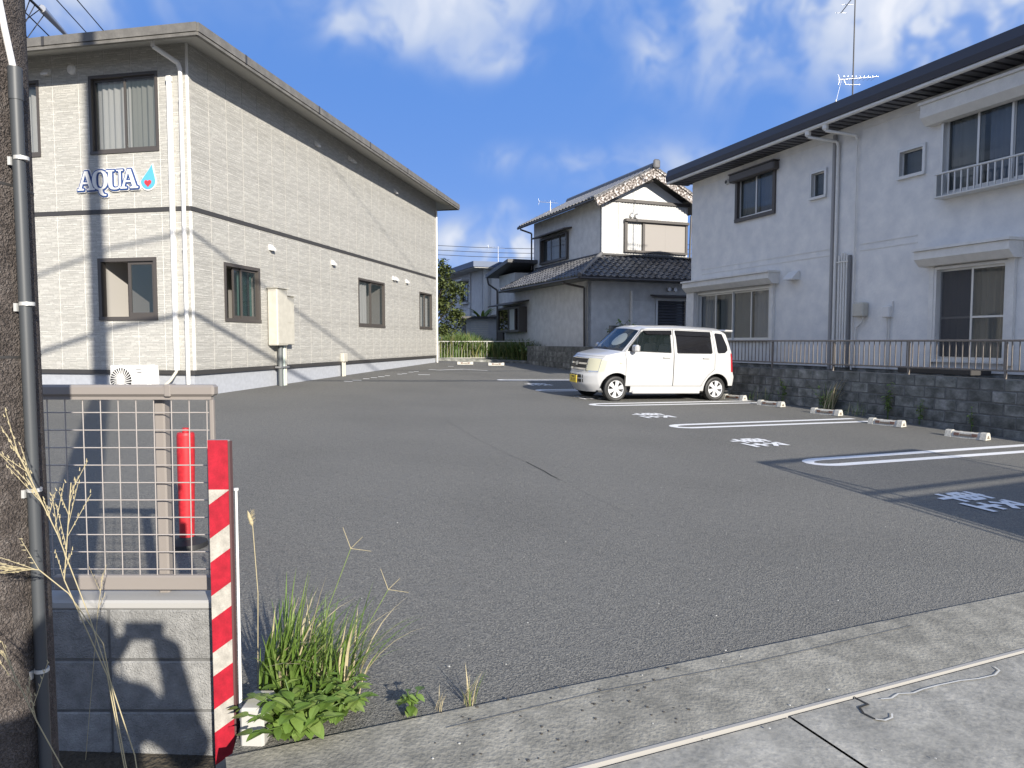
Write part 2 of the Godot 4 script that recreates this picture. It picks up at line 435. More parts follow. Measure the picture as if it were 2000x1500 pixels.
	for k in [[0.10, 0.17, 0.03], [0.13, 0.20, 0.045], [0.075, 0.13, 0.025], [0.16, 0.22, 0.06]]:
		var lm := mat(k[0], k[1], k[2], 0.5); lm.backlight_enabled = true; lm.backlight = Color(0.35, 0.4, 0.12); M.leaf.append(lm)
	M.straw = mat(0.42, 0.36, 0.22, 0.8); M.straw.backlight_enabled = true; M.straw.backlight = Color(0.3, 0.27, 0.15)
	M.green_inst = mat(1, 1, 1, 0.6); M.green_inst.vertex_color_use_as_albedo = true; M.green_inst.backlight_enabled = true; M.green_inst.backlight = Color(0.3, 0.35, 0.1)
	M.bark = mat(0.10, 0.08, 0.06, 0.95, t_dirty, 2.0, h_fine, 1.0)
	M.orange = mat(0.75, 0.20, 0.02, 0.5)
	M.pebble = mat(0.42, 0.42, 0.40, 0.8)

# ---------- ground ----------
func lot_sheet(poly: PackedVector2Array, up: float, step: float, lo: float, hi: float, f1: float, sd: int) -> MB:
	# sheet on the sloping plane, cut into cells so that its patchy tone can vary
	var b := MB.new()
	var f := FastNoiseLite.new(); f.seed = sd; f.frequency = f1; f.fractal_octaves = 4
	var bx := Rect2(poly[0], Vector2.ZERO)
	for p in poly: bx = bx.expand(p)
	var colr := func(p: Vector2) -> Color:
		var k := lerpf(lo, hi, clampf(f.get_noise_2d(p.x, p.y) * 0.9 + 0.5, 0, 1))
		return Color(k, k, k)
	var nn := Vector3(0.0325, 1, 0.0216).normalized()
	for i in int(ceil(bx.size.x / step)):
		for j in int(ceil(bx.size.y / step)):
			var q := bx.position + Vector2(i, j) * step
			var cell := PackedVector2Array([q, q + Vector2(step, 0), q + Vector2(step, step), q + Vector2(0, step)])
			for pc in Geometry2D.intersect_polygons(cell, poly):
				var id := Geometry2D.triangulate_polygon(pc)
				for t in range(0, id.size(), 3):
					var A: Vector2 = pc[id[t]]; var B: Vector2 = pc[id[t + 1]]; var C: Vector2 = pc[id[t + 2]]
					if (B - A).cross(C - A) < 0: var w := B; B = C; C = w
					for p in [A, C, B]:
						b.v.append(G(p.x, p.y, up)); b.n.append(nn); b.c.append(colr.call(p))
	return b

const D2 := Vector2(0.909, 0.417)      # along the road and the bays
const D1 := Vector2(-0.324, 0.946)     # from bay to bay

func build_ground() -> void:
	var t := MB.new()                    # earth below everything
	var xs := [-400.0, -60.0, -20.0, 20.0, 60.0, 400.0]; var zs := [-400.0, -40.0, -10.0, 34.0, 60.0, 400.0]
	var hy := func(x: float, z: float) -> float: return gy(clampf(x, -20, 20), clampf(z, -10, 34)) - 0.16
	for i in 5:
		for j in 5:
			t.quad(V(xs[i], hy.call(xs[i], zs[j]), zs[j]), V(xs[i + 1], hy.call(xs[i + 1], zs[j]), zs[j]), V(xs[i + 1], hy.call(xs[i + 1], zs[j + 1]), zs[j + 1]), V(xs[i], hy.call(xs[i], zs[j + 1]), zs[j + 1]))
	struct("ground", t, M.soil)
	var p0 := Vector2(-0.66, 2.52)
	var lot := PackedVector2Array([Vector2(-0.97, 2.375), p0 + D2 * 0.6, p0 + D2 * 1.3 + Vector2(-.004, .012), p0 + D2 * 2.2 + Vector2(.003, -.008), p0 + D2 * 9.0, Vector2(9.5, 8.2), Vector2(8.0, 11.0), Vector2(5.5, 17.1), Vector2(0.75, 29.4), Vector2(-3.5, 29.4), Vector2(-16, 29.4), Vector2(-16, 2.77), Vector2(-1.12, 2.77), Vector2(-1.02, 2.6)])
	var pk := struct("parking_lot", lot_sheet(lot, 0.0, 0.3, 0.87, 1.07, 0.35, 4), M.asphalt)
	var sd := Vector2(D2.y, -D2.x)       # towards the road
	var gut := PackedVector2Array([p0 - D2 * 0.36 + sd * 0.008, p0 + D2 * 12.0 + sd * 0.008, p0 + D2 * 12.0 + sd * 0.50, p0 - D2 * 0.36 + sd * 0.50])
	var gt := struct("gutter", lot_sheet(gut, 0.012, 0.12, 0.82, 1.12, 0.9, 9), M.gutter)
	var lip := MB.new()                  # rounded lip along the road side of the gutter
	seg_ribbon(lip, [p0 - D2 * 0.36 + sd * 0.505, p0 + D2 * 1.2 + sd * 0.508, p0 + D2 * 12.0 + sd * 0.505], 0.016, 0.0155)
	for k in 12:
		var e0 := p0 + D2 * (-0.36 + k * 1.03) + sd * 0.513; var e1 := p0 + D2 * (-0.36 + (k + 1) * 1.03) + sd * 0.513
		lip.quad(G(e0.x, e0.y, -0.06), G(e1.x, e1.y, -0.06), G(e1.x, e1.y, 0.0155), G(e0.x, e0.y, 0.0155))
	part(gt, "lip", lip, mat(0.31, 0.30, 0.28, 0.95))
	var jn := MB.new(); seg_ribbon(jn, [p0 - D2 * 0.36 + sd * 0.521, p0 + D2 * 12.0 + sd * 0.521], 0.009, -0.006); part(gt, "joint", jn, mat(0.13, 0.125, 0.115, 0.95))
	var ck := MB.new()
	seg_ribbon(ck, [p0 + D2 * 0.4 + sd * 0.12, p0 + D2 * 1.1 + sd * 0.10, p0 + D2 * 1.9 + sd * 0.13, p0 + D2 * 3.0 + sd * 0.11], 0.004, 0.0165)
	part(gt, "crack", ck, M.joint)
	# slabs beyond the gutter, split at a joint
	var side := struct("pavement", lot_sheet(PackedVector2Array([p0 + D2 * 1.708 + sd * 0.524, p0 + D2 * 12 + sd * 0.524, p0 + D2 * 12 + sd * 2.4, p0 + D2 * 1.708 + sd * 2.4]), 0.004, 0.15, 0.86, 1.1, 0.7, 15), M.slab)
	part(side, "slab", lot_sheet(PackedVector2Array([p0 - D2 * 1.2 + sd * 0.524, p0 + D2 * 1.70 + sd * 0.524, p0 + D2 * 1.70 + sd * 2.4, p0 - D2 * 1.2 + sd * 2.4]), 0.0, 0.15, 0.84, 1.06, 0.7, 16), M.slab)
	var c1 := MB.new()
	seg_ribbon(c1, [Vector2(1.43, 2.945), Vector2(1.452, 2.90), Vector2(1.475, 2.862), Vector2(1.425, 2.835), Vector2(1.42, 2.79), Vector2(1.445, 2.75), Vector2(1.48, 2.745)], 0.009, 0.008)
	part(side, "crack", c1, M.gap)
	# the raised broken edge of the slab
	var c2 := MB.new()
	seg_ribbon(c2, [Vector2(1.55, 2.905), Vector2(1.60, 2.915), Vector2(1.65, 2.955), Vector2(1.72, 2.965), Vector2(1.78, 3.0), Vector2(1.87, 3.04), Vector2(2.0, 3.09), Vector2(2.1, 3.115), Vector2(2.2, 3.155), Vector2(2.25, 3.2), Vector2(2.25, 3.235)], 0.007, 0.0095)
	part(side, "broken_edge", c2, mat(0.52, 0.51, 0.47, 0.95))
	var c4 := MB.new()
	seg_ribbon(c4, [Vector2(1.445, 2.745), Vector2(1.48, 2.738), Vector2(1.52, 2.76), Vector2(1.535, 2.79)], 0.007, 0.010)
	part(side, "broken_edge", c4, mat(0.52, 0.51, 0.47, 0.95))
	var road := MB.new()
	var q0 := p0 - D2 * 30 + sd * 2.41; var q1 := p0 + D2 * 30 + sd * 2.41
	road.quad(G(q0.x + sd.x * 9, q0.y + sd.y * 9, -0.03), G(q1.x + sd.x * 9, q1.y + sd.y * 9, -0.03), G(q1.x, q1.y, -0.03), G(q0.x, q0.y, -0.03))
	struct("road", road, M.asphalt)
	# painted bays
	for k in 5:
		var tip := Vector2(3.57, 8.43) + Vector2(-0.98, 2.86) * k
		var nrm := Vector2(-D2.y, D2.x)
		var ln := 4.25 if k > 0 else 4.9
		var hw := 0.17
		var pts := []
		pts.append(tip + D2 * ln + nrm * (hw + 0.02))
		pts.append(tip + D2 * 0.62 + nrm * hw)
		for a in 9:
			var an := PI * a / 8.0
			pts.append(tip + D2 * (0.30 - 0.30 * sin(an)) + nrm * hw * cos(an))
		pts.append(tip + D2 * 0.62 - nrm * hw)
		pts.append(tip + D2 * ln - nrm * (hw + 0.02))
		var b := MB.new(); seg_ribbon(b, pts, 0.135, 0.005); part(pk, "parking_line", b, M.paint)
		var ctr := tip + Vector2(0.47, -1.35) + D2 * 0.62
		if k == 0: ctr = Vector2(4.45, 6.70)
		if k == 1: ctr = Vector2(3.44, 9.91)
		if k == 2: ctr = Vector2(2.52, 12.69)
		if k == 3: ctr = Vector2(1.72, 15.62)
		painted_word(pk, ctr)
	for q in [[Vector2(-4.11, 17.84), 0.2], [Vector2(-3.98, 18.24), 0.22], [Vector2(-3.86, 18.82), 0.16], [Vector2(-3.74, 19.25), 0.16], [Vector2(-3.62, 19.69), 0.16], [Vector2(-3.53, 20.14), 0.14], [Vector2(-3.3, 20.9), 0.14], [Vector2(-3.2, 21.17), 0.14], [Vector2(-3.11, 21.92), 0.15], [Vector2(-2.99, 22.23), 0.15], [Vector2(-2.6, 21.01), 0.34], [Vector2(-2.2, 25.6), 0.2]]:
		var b := MB.new(); seg_ribbon(b, [q[0] - Vector2(q[1] / 2, 0.02), q[0] + Vector2(q[1] / 2, 0.02)], 0.13, 0.005); part(pk, "paint_dash", b, M.paint)
	var cv := MB.new(); seg_ribbon(cv, [Vector2(-2.75, 23.5), Vector2(-2.38, 23.3), Vector2(-2.05, 23.7), Vector2(-1.66, 24.2), Vector2(-0.82, 23.87)], 0.1, 0.005); part(pk, "parking_line", cv, M.paint)
	var cr := MB.new()
	seg_ribbon(cr, [Vector2(0.16, 7.94), Vector2(0.24, 7.72), Vector2(0.34, 7.46), Vector2(0.41, 7.22), Vector2(0.46, 7.12)], 0.012, 0.004); part(pk, "crack", cr, M.gap)
	var cr2 := MB.new()
	seg_ribbon(cr2, [Vector2(-1.06, 11.25), Vector2(-0.75, 10.3), Vector2(-0.4, 9.27), Vector2(-0.1, 8.5), Vector2(0.14, 7.98)], 0.004, 0.004); seg_ribbon(cr2, [Vector2(0.47, 7.09), Vector2(0.67, 6.54), Vector2(1.0, 5.73)], 0.003, 0.004); part(pk, "crack", cr2, mat(0.09, 0.09, 0.087, 0.95))
	var kb := MB.new()                   # low concrete edge at the far end
	kb.quad(G(-3.3, 29.4, 0.1), G(0.75, 29.4, 0.1), G(0.75, 29.85, 0.1), G(-3.3, 29.85, 0.1)); kb.quad(G(-3.3, 29.4, -0.1), G(0.75, 29.4, -0.1), G(0.75, 29.4, 0.1), G(-3.3, 29.4, 0.1))
	struct("kerb", kb, M.block[3])
	var vg := MB.new()
	vg.quad(G(-12, 29.85, 0.06), G(3, 29.85, 0.06), G(3, 60, 0.06), G(-12, 60, 0.06)); struct("field", vg, M.soil)
	var yd := MB.new()                   # yards behind the block wall
	yd.quad(V(8.9, 0.78, 10.2), V(30, 0.78, 10.2), V(30, 0.78, 24), V(3.3, 0.78, 24)); yd.quad(V(3.3, 1.26, 24.01), V(30, 1.26, 24.01), V(30, 1.26, 60), V(2.2, 1.26, 60)); yd.quad(V(3.3, 0.78, 24.0), V(30, 0.78, 24.0), V(30, 1.26, 24.0), V(3.3, 1.26, 24.0)); struct("yard_ground", yd, M.soil)
	# loose stones on the asphalt and the gutter
	var st := MB.new()
	for k in 85:
		var x := r(-1.0, 4.5); var z := r(2.6, 7.5)
		if x > 0.72 * z: continue
		if k > 50: z = 2.75 + x * 0.45 + r(-0.5, 0.1); x = r(-0.3, 1.6)
		var q := r(0.0018, 0.005)
		st.cbox(G(x, z, 0.012 + q * 0.5), Vector3(q * r(1, 2), q, q * r(1, 2)), q * 0.25, Basis(Vector3.UP, r(0, 6)))
	var dk := MB.new()
	for k in 60:
		var q := p0 + D2 * r(0.3, 1.5) + sd * r(0.0, 0.42); var z := r(0.002, 0.007)
		dk.cbox(G(q.x, q.y, 0.012 + z * 0.4), Vector3(z * r(1, 2.5), z * 0.8, z * r(1, 2)), z * 0.2, Basis(Vector3.UP, r(0, 6)))
	tag(part(self, "debris", dk, mat(0.06, 0.055, 0.05, 0.95)), "dark crumbs of asphalt scattered over the gutter", "debris", "", "stuff")
	tag(part(self, "gravel", st, M.pebble), "small pale stones scattered over the asphalt and gutter", "gravel", "", "stuff")

func painted_word(par: Node3D, ctr: Vector2) -> void:
	# the sign for light cars, written to be read by a driver facing the wall
	var up := D2; var rt := Vector2(D2.y, -D2.x)
	var S := 0.66
	var L := [[0.02, .90, .46, .90], [.06, .74, .42, .74], [.06, .60, .42, .60], [.06, .46, .42, .46], [.0, .28, .48, .28], [.24, .98, .24, .02], [.06, .74, .06, .46], [.42, .74, .42, .46],
		[.56, .92, .96, .92], [.94, .92, .60, .56], [.62, .84, .98, .56], [.76, .52, .76, .08], [.58, .34, .96, .34], [.52, .06, 1.0, .06]]
	var b := MB.new()
	var i := 0
	for s in L:
		var A = ctr + rt * (s[0] - 0.5) * S + up * (s[1] - 0.5) * S
		var B = ctr + rt * (s[2] - 0.5) * S + up * (s[3] - 0.5) * S
		seg_ribbon(b, [A, B], 0.068, 0.005 + 0.0003 * i); i += 1
	part(par, "painted_character", b, M.paint)

# ---------- siding-clad apartment building ----------
func siding_face(par: Node3D, xf: Transform3D, x0: float, x1: float, dir: int, holes: Array) -> void:
	# wall core with openings, then panels 0.57 m wide with joints between them, two storeys
	part(par, "wall", wall_mb(x0, x1, 0.98, 6.95, holes, -0.12, 0.010), M.caulk, xf)
	for st in [[0.985, 3.925], [4.015, 6.94]]:
		var x := x0 if dir > 0 else x1
		while (x < x1 - 0.01) if dir > 0 else (x > x0 + 0.01):
			var y := minf(x + 0.57, x1) if dir > 0 else maxf(x - 0.57, x0)
			var a := minf(x, y) + 0.007; var c := maxf(x, y) - 0.007
			for q in cut([Rect2(a, st[0], c - a, st[1] - st[0])], holes):
				var b := MB.new(); b.bb(q.position.x, q.end.x, q.position.y, q.end.y, -0.0005, 0.018); part(par, "siding_panel", b, M.siding, xf)
			x = y

func vent_hood(par: Node3D, xf: Transform3D, x: float, y: float, k := 1.0) -> void:
	var b := MB.new()
	var P := PackedVector2Array([Vector2(0.016, 0.0), Vector2(0.12, -0.11), Vector2(0.115, -0.15), Vector2(0.016, -0.13)])
	for i in P.size(): P[i] = P[i] * k
	var t := xf * Transform3D(Basis(Vector3(0, 0, 1), Vector3(0, 1, 0), Vector3(-1, 0, 0)), Vector3(x, y + 0.08 * k, 0))
	b.prism(P, -0.075 * k, 0.075 * k, t)
	part(par, "vent_hood", b, M.white)

func build_apartment() -> void:
	var A := thing("apartment_building", "two storey apartment building clad in pale striped siding with a lettered sign", "building", Transform3D(Basis(Vector3(0.980, 0, 0.197).normalized(), Vector3.UP, Vector3(-0.197, 0, 0.980).normalized()), V(-5.93, 0, 13.3)))
	var F := I                                                     # front face: x runs to the corner at 0
	var R := Transform3D(Basis(Vector3(0, 0, -1), Vector3.UP, Vector3(1, 0, 0)), Vector3.ZERO)   # long face: x runs away from the corner
	var wA := [-4.75, 5.06, -3.17, 6.50]; var wB := [-2.07, 5.04, -0.60, 6.49]; var wC := [-2.00, 1.92, -0.73, 3.10]
	var wD := [0.96, 1.92, 2.28, 3.10]; var wE := [7.50, 1.95, 9.54, 3.36]; var wF := [12.92, 1.97, 14.40, 3.33]
	siding_face(A, F, -9.0, -0.02, -1, [hole(wA), hole(wB), hole(wC)])
	siding_face(A, R, 0.02, 15.0, 1, [hole(wD), hole(wE), hole(wF)])
	var b := MB.new(); b.bb(-9.0, -8.9, 0.98, 6.95, -15.0, -0.12); b.bb(-8.9, -0.12, 0.98, 6.95, -15.0, -14.9); b.bb(-0.02, 0.014, 0.985, 6.94, -0.02, 0.014)
	part(A, "wall", b, M.caulk)
	b = MB.new(); b.bb(-9.0, -0.03, -0.2, 0.90, -14.97, -0.03); part(A, "foundation", b, M.found)
	b = MB.new(); b.bb(-9.0, 0.03, 0.90, 0.98, -0.05, 0.03); b.bb(-0.05, 0.03, 0.90, 0.98, -15.0, -0.052); part(A, "base_flashing", b, M.dark_trim)
	b = MB.new(); b.bb(-9.0, 0.03, 3.93, 4.01, 0.0, 0.03); b.bb(0.0, 0.03, 3.93, 4.01, -15.0, -0.002); part(A, "belt_band", b, M.dark_trim)
	# eaves: soffit falls towards a deep fascia gutter
	var o := 0.74; var yb := 6.72; var yt := 6.93; var yw := 6.945
	var P := [Vector2(-9 - o, o), Vector2(o, o), Vector2(o, -15 - o), Vector2(-9 - o, -15 - o)]
	var W := [Vector2(-9, 0), Vector2(0, 0), Vector2(0, -15), Vector2(-9, -15)]
	b = MB.new()
	for i in 4:
		var j := (i + 1) % 4
		var p: Vector2 = P[i]; var q: Vector2 = P[j]; var w: Vector2 = W[i]; var x: Vector2 = W[j]
		b.quad(Vector3(p.x, yb + 0.02, p.y), Vector3(w.x, yw, w.y), Vector3(x.x, yw, x.y), Vector3(q.x, yb + 0.02, q.y))
	part(A, "soffit", b, M.soffit)
	for i in 4:
		var p: Vector2 = P[i]; var q: Vector2 = P[(i + 1) % 4]
		var d := (q - p).normalized(); var L := (q - p).length()
		var ax := Vector3(d.x, 0, d.y); var out := Vector3(-d.y, 0, d.x) * -1.0
		if out.dot(Vector3(p.x + q.x, 0, p.y + q.y) / 2.0 - Vector3(-4.5, 0, -7.5)) < 0: out = -out
		var xf := Transform3D(Basis(ax, Vector3.UP, ax.cross(Vector3.UP)), Vector3(p.x, 0, p.y))
		var sg := signf(out.dot(xf.basis.z))
		b = MB.new()
		b.bb(0.0, L, yb + 0.06, yt, -0.06 if sg > 0 else -0.035, 0.035 if sg > 0 else 0.06)
		part(A, "fascia", b, M.fascia, xf)
		b = MB.new()
		b.bb(0.0, L, yb, yb + 0.052, -0.05 if sg > 0 else -0.018, 0.018 if sg > 0 else 0.05)
		part(A, "fascia_lip", b, M.fascia, xf)
		for k in int(L / 3.0):
			b = MB.new(); b.bb(1.4 + k * 3.0, 1.46 + k * 3.0, yb + 0.055, yt + 0.004, minf(0.03 * sg, 0.040 * sg), maxf(0.03 * sg, 0.040 * sg))
			part(A, "gutter_joint", b, M.dark_trim, xf)
	b = MB.new()
	var rdg := [Vector3(-4.5, 7.95, -4.0), Vector3(-4.5, 7.95, -11.0)]
	var E4 := []
	for p in P: E4.append(Vector3(p.x * 1.0, yt - 0.01, p.y))
	b.tri(E4[0], E4[1], rdg[0]); b.quad(E4[1], E4[2], rdg[1], rdg[0]); b.tri(E4[2], E4[3], rdg[1]); b.quad(E4[3], E4[0], rdg[0], rdg[1])
	part(A, "roof", b, M.roofdark)
	# windows
	window(A, F, wA, {"curtains": [[0.05, 0.95, 9, M.curtain]]})
	window(A, F, wB, {"depth": 1.5, "curtains": [[0.0, 0.52, 5, M.curtain], [0.5, 1.0, 6, M.curtain_grey]]})
	window(A, F, wC, {"skip": [0], "fw": 0.07, "sw": 0.06, "room": M.room})
	window(A, R, wD, {"depth": 0.66, "shift": [0, 0.33], "fw": 0.07, "sw": 0.05, "curtains": [[0.55, 1.0, 4, mat(0.10, 0.22, 0.19, 0.9)]]})
	window(A, R, wE, {"curtains": [[0.0, 0.5, 6, M.curtain]], "glass": M.glass})
	window(A, R, wF, {"curtains": [[0.3, 1.0, 5, M.curtain]]})
	# vents
	vent_hood(A, F, -2.95, 6.62); 
	b = MB.new(); b.lathe([Vector2(0.0, 0.07), Vector2(0.06, 0.065), Vector2(0.095, 0.03), Vector2(0.1, 0.0)], 16, Transform3D(Basis(Vector3(1, 0, 0), Vector3(0, 0, 1), Vector3(0, -1, 0)), Vector3(-2.41, 6.64, 0.016))); part(A, "round_vent", b, M.white)
	for q in [[5.01, 6.47], [6.98, 6.60], [7.22, 6.60], [10.52, 6.42], [2.74, 3.60], [5.84, 3.60], [10.30, 3.58], [10.55, 3.58], [11.57, 3.58]]: vent_hood(A, R, q[0], q[1])
	# rain pipe with elbow at the eave, and the duct cover beside it
	b = MB.new(); b.tube([Vector3(-0.28, 6.80, 0.55), Vector3(-0.28, 6.70, 0.53), Vector3(-0.09, 6.55, 0.13), Vector3(-0.09, 6.45, 0.07)], 0.042, 12); b.tube([Vector3(-0.09, 6.45, 0.07), Vector3(-0.09, 0.2, 0.07)], 0.038, 12)
	var dp := part(A, "downpipe", b, M.white)
	for y in [5.9, 4.6, 3.2, 1.9]:
		b = MB.new(); b.cyl(Vector3(-0.09, y, 0.07), Vector3(-0.09, y + 0.03, 0.07), 0.045, 0.045, 12); b.bb(-0.105, -0.075, y, y + 0.03, 0.016, 0.05); part(dp, "bracket", b, M.white)
	b = MB.new(); b.cbox(Vector3(-0.335, 3.62, 0.056), Vector3(0.085, 5.30, 0.08), 0.015); b.cbox(Vector3(-0.335, 6.30, 0.06), Vector3(0.13, 0.13, 0.088), 0.03)
	part(A, "duct_cover", b, M.white)
	b = MB.new(); b.cyl(Vector3(0.05, 6.6, -14.96), Vector3(0.05, 0.4, -14.96), 0.035, 0.035, 10); part(A, "downpipe", b, M.white)
	# low pipe cover with two pipes on the long face
	b = MB.new(); b.cbox(Vector3(0.075, 1.08, -6.35), Vector3(0.12, 0.24, 0.26), 0.02); var pc := part(A, "pipe_cover", b, M.ivory)
	for k in 2:
		b = MB.new(); b.tube([Vector3(0.07, 0.97, -6.28 - 0.12 * k), Vector3(0.07, 0.55, -6.28 - 0.12 * k), Vector3(0.10 + 0.05 * k, 0.42, -6.30 - 0.16 * k)], 0.032, 8); part(pc, "pipe", b, M.ivory)
	# lettered sign
	build_sign(A.transform)
	# switch box on pipe legs standing against the long face
	var sb := thing("switch_box", "ivory steel switch box on pipe legs against the siding", "switch box", A.transform * Transform3D(Basis(Vector3(0, 0, -1), Vector3.UP, Vector3(1, 0, 0)), Vector3(0.02, 0, -2.92)))
	b = MB.new(); b.cbox(Vector3(-0.17, 2.06, 0.14), Vector3(0.46, 1.26, 0.24), 0.02); part(sb, "cabinet", b, M.ivory)
	b = MB.new(); b.cbox(Vector3(0.27, 2.0, 0.11), Vector3(0.40, 1.10, 0.18), 0.015); part(sb, "cabinet", b, M.ivory)
	b = MB.new(); b.bb(-0.36, 0.02, 1.48, 2.64, 0.262, 0.268); part(sb, "door", b, M.ivory)
	b = MB.new(); b.bb(0.10, 0.44, 1.95, 2.50, 0.202, 0.208); part(sb, "door", b, M.ivory)
	b = MB.new(); b.cbox(Vector3(-0.17, 2.70, 0.15), Vector3(0.48, 0.03, 0.28), 0.008); b.cbox(Vector3(0.27, 2.56, 0.12), Vector3(0.40, 0.03, 0.22), 0.008); part(sb, "rain_cap", b, M.ivory)
	b = MB.new(); b.cyl(Vector3(-0.06, 0.3, 0.12), Vector3(-0.06, 1.44, 0.12), 0.05, 0.05, 12); part(sb, "pipe", b, mat(0.13, 0.14, 0.14, 0.5))
	b = MB.new(); b.cyl(Vector3(0.10, 0.3, 0.12), Vector3(0.10, 1.46, 0.12), 0.028, 0.028, 10); part(sb, "pipe", b, mat(0.45, 0.52, 0.48, 0.5))
	b = MB.new(); b.cyl(Vector3(0.18, 0.3, 0.12), Vector3(0.18, 1.46, 0.12), 0.022, 0.022, 10); part(sb, "pipe", b, M.ivory)
	b = MB.new(); b.bb(-0.14, 0.24, 0.92, 0.96, 0.03, 0.18); part(sb, "strap", b, M.steel)
	# air conditioner
	var ac := thing("air_conditioner", "white outdoor air conditioner unit with round fan grille beside the downpipe", "air conditioner", A.transform * Transform3D(Basis(Vector3.UP, 0.0), Vector3(-0.98, 0.50, 0.38)))
	b = MB.new(); b.cbox(Vector3(0, 0.31, 0), Vector3(0.80, 0.55, 0.30), 0.02); part(ac, "casing", b, M.white)
	var gxf := Transform3D(Basis(Vector3(1, 0, 0), Vector3(0, 0, 1), Vector3(0, -1, 0)), Vector3(-0.16, 0.31, 0.151))
	b = MB.new(); b.lathe([Vector2(0.0, 0.002), Vector2(0.232, 0.002), Vector2(0.232, 0.0)], 32, gxf); part(ac, "fan_opening", b, M.blackplastic)
	b = MB.new()
	for k in 26:
		var an := TAU * k / 26.0
		var p1 := Vector3(-0.16 + 0.06 * cos(an), 0.31 + 0.06 * sin(an), 0.166); var p2 := Vector3(-0.16 + 0.15 * cos(an + 0.25), 0.31 + 0.15 * sin(an + 0.25), 0.166); var p3 := Vector3(-0.16 + 0.232 * cos(an + 0.35), 0.31 + 0.232 * sin(an + 0.35), 0.158)
		b.tube([p1, p2, p3], 0.009, 5)
	b.lathe([Vector2(0.0, 0.022), Vector2(0.065, 0.018), Vector2(0.065, 0.008)], 20, gxf); b.lathe([Vector2(0.225, 0.004), Vector2(0.232, 0.012), Vector2(0.245, 0.006), Vector2(0.248, 0.0)], 32, gxf)
	part(ac, "grille", b, M.white)
	b = MB.new(); b.cbox(Vector3(0.415, 0.30, 0.02), Vector3(0.06, 0.40, 0.24), 0.015); part(ac, "side_cover", b, M.white)
	b = MB.new(); b.bb(0.16, 0.26, 0.50, 0.512, 0.150, 0.153); b.bb(0.18, 0.27, 0.45, 0.462, 0.150, 0.153); part(ac, "label_strip", b, M.dark_trim)
	b = MB.new(); b.tube([Vector3(0.44, 0.14, -0.02), Vector3(0.53, 0.17, -0.06), Vector3(0.60, 0.30, -0.2), Vector3(0.645, 0.46, -0.31), Vector3(0.645, 0.6, -0.33)], 0.028, 8); b.tube([Vector3(0.44, 0.06, -0.02), Vector3(0.50, 0.02, -0.03), Vector3(0.60, 0.2, -0.2)], 0.016, 8); part(ac, "hose", b, M.ivory)
	for x in [-0.3, 0.3]:
		b = MB.new(); b.cbox(Vector3(x, 0.0, 0), Vector3(0.1, 0.07, 0.4), 0.015); part(ac, "foot", b, M.blackplastic)

func letter_mesh(ch: String, sz: float, offs: float, depth: float) -> ArrayMesh:
	var tm := TextMesh.new(); tm.text = ch; tm.depth = depth; tm.pixel_size = sz / 64.0; tm.font_size = 64; tm.curve_step = 1.0
	var f := SystemFont.new(); f.font_names = PackedStringArray(["Droid Serif"]); f.font_weight = 700; tm.font = f
	var st := SurfaceTool.new()
	if offs == 0.0: st.append_from(tm, 0, I)
	else:
		for k in 10:
			var an := TAU * k / 10.0
			st.append_from(tm, 0, Transform3D(Basis.IDENTITY, Vector3(cos(an) * offs, sin(an) * offs, 0.0006 * k)))
	return st.commit()

func build_sign(xf: Transform3D) -> void:
	var S := thing("wall_sign", "wall sign reading AQUA in white letters outlined in blue", "sign", xf * Transform3D(Basis.IDENTITY, Vector3(0, 0, 0.016)))
	var xs := [-2.16, -1.85, -1.53, -1.23]
	for i in 4:
		var ch: String = "AQUA"[i]
		var p := Vector3(xs[i], 4.545, 0)
		var o := part(S, "letter", letter_mesh(ch, 0.50, 0.042, 0.03), M.white, Transform3D(Basis.IDENTITY, p + Vector3(0, 0, 0.015)))
		part(o, "outline", letter_mesh(ch, 0.50, 0.027, 0.03), M.blue, Transform3D(Basis.IDENTITY, Vector3(0, 0, 0.014)))
		part(o, "face", letter_mesh(ch, 0.50, 0.0, 0.03), M.white, Transform3D(Basis.IDENTITY, Vector3(0, 0, 0.028)))
	# plain drop emblem with a red heart
	var D := thing("drop_emblem", "light blue water drop plaque with a red heart beside the letters", "sign", xf * Transform3D(Basis.IDENTITY, Vector3(-0.84, 4.50, 0.016)))
	var dp := PackedVector2Array(); var bp := PackedVector2Array()
	for k in 28:
		var an := TAU * k / 28.0
		var q := Vector2(0.15 * sin(an), -0.15 * cos(an))
		if q.y > 0: q = Vector2(q.x * (1.0 - q.y / 0.17) + 0.09 * (q.y / 0.15), q.y * 1.95)
		dp.append(q); bp.append(q * 1.13 + Vector2(-0.005, -0.01))
	var b := MB.new(); b.prism(bp, 0.0, 0.02); part(D, "plate", b, M.white)
	b = MB.new(); b.prism(dp, 0.02, 0.03); part(D, "drop", b, M.drop)
	var hp := PackedVector2Array()
	for k in 24:
		var t := TAU * k / 24.0
		hp.append(Vector2(16 * pow(sin(t), 3), 13 * cos(t) - 5 * cos(2 * t) - 2 * cos(3 * t) - cos(4 * t)) * 0.0046 + Vector2(0, -0.04))
	b = MB.new(); b.prism(hp, 0.03, 0.038); part(D, "heart", b, M.heart)

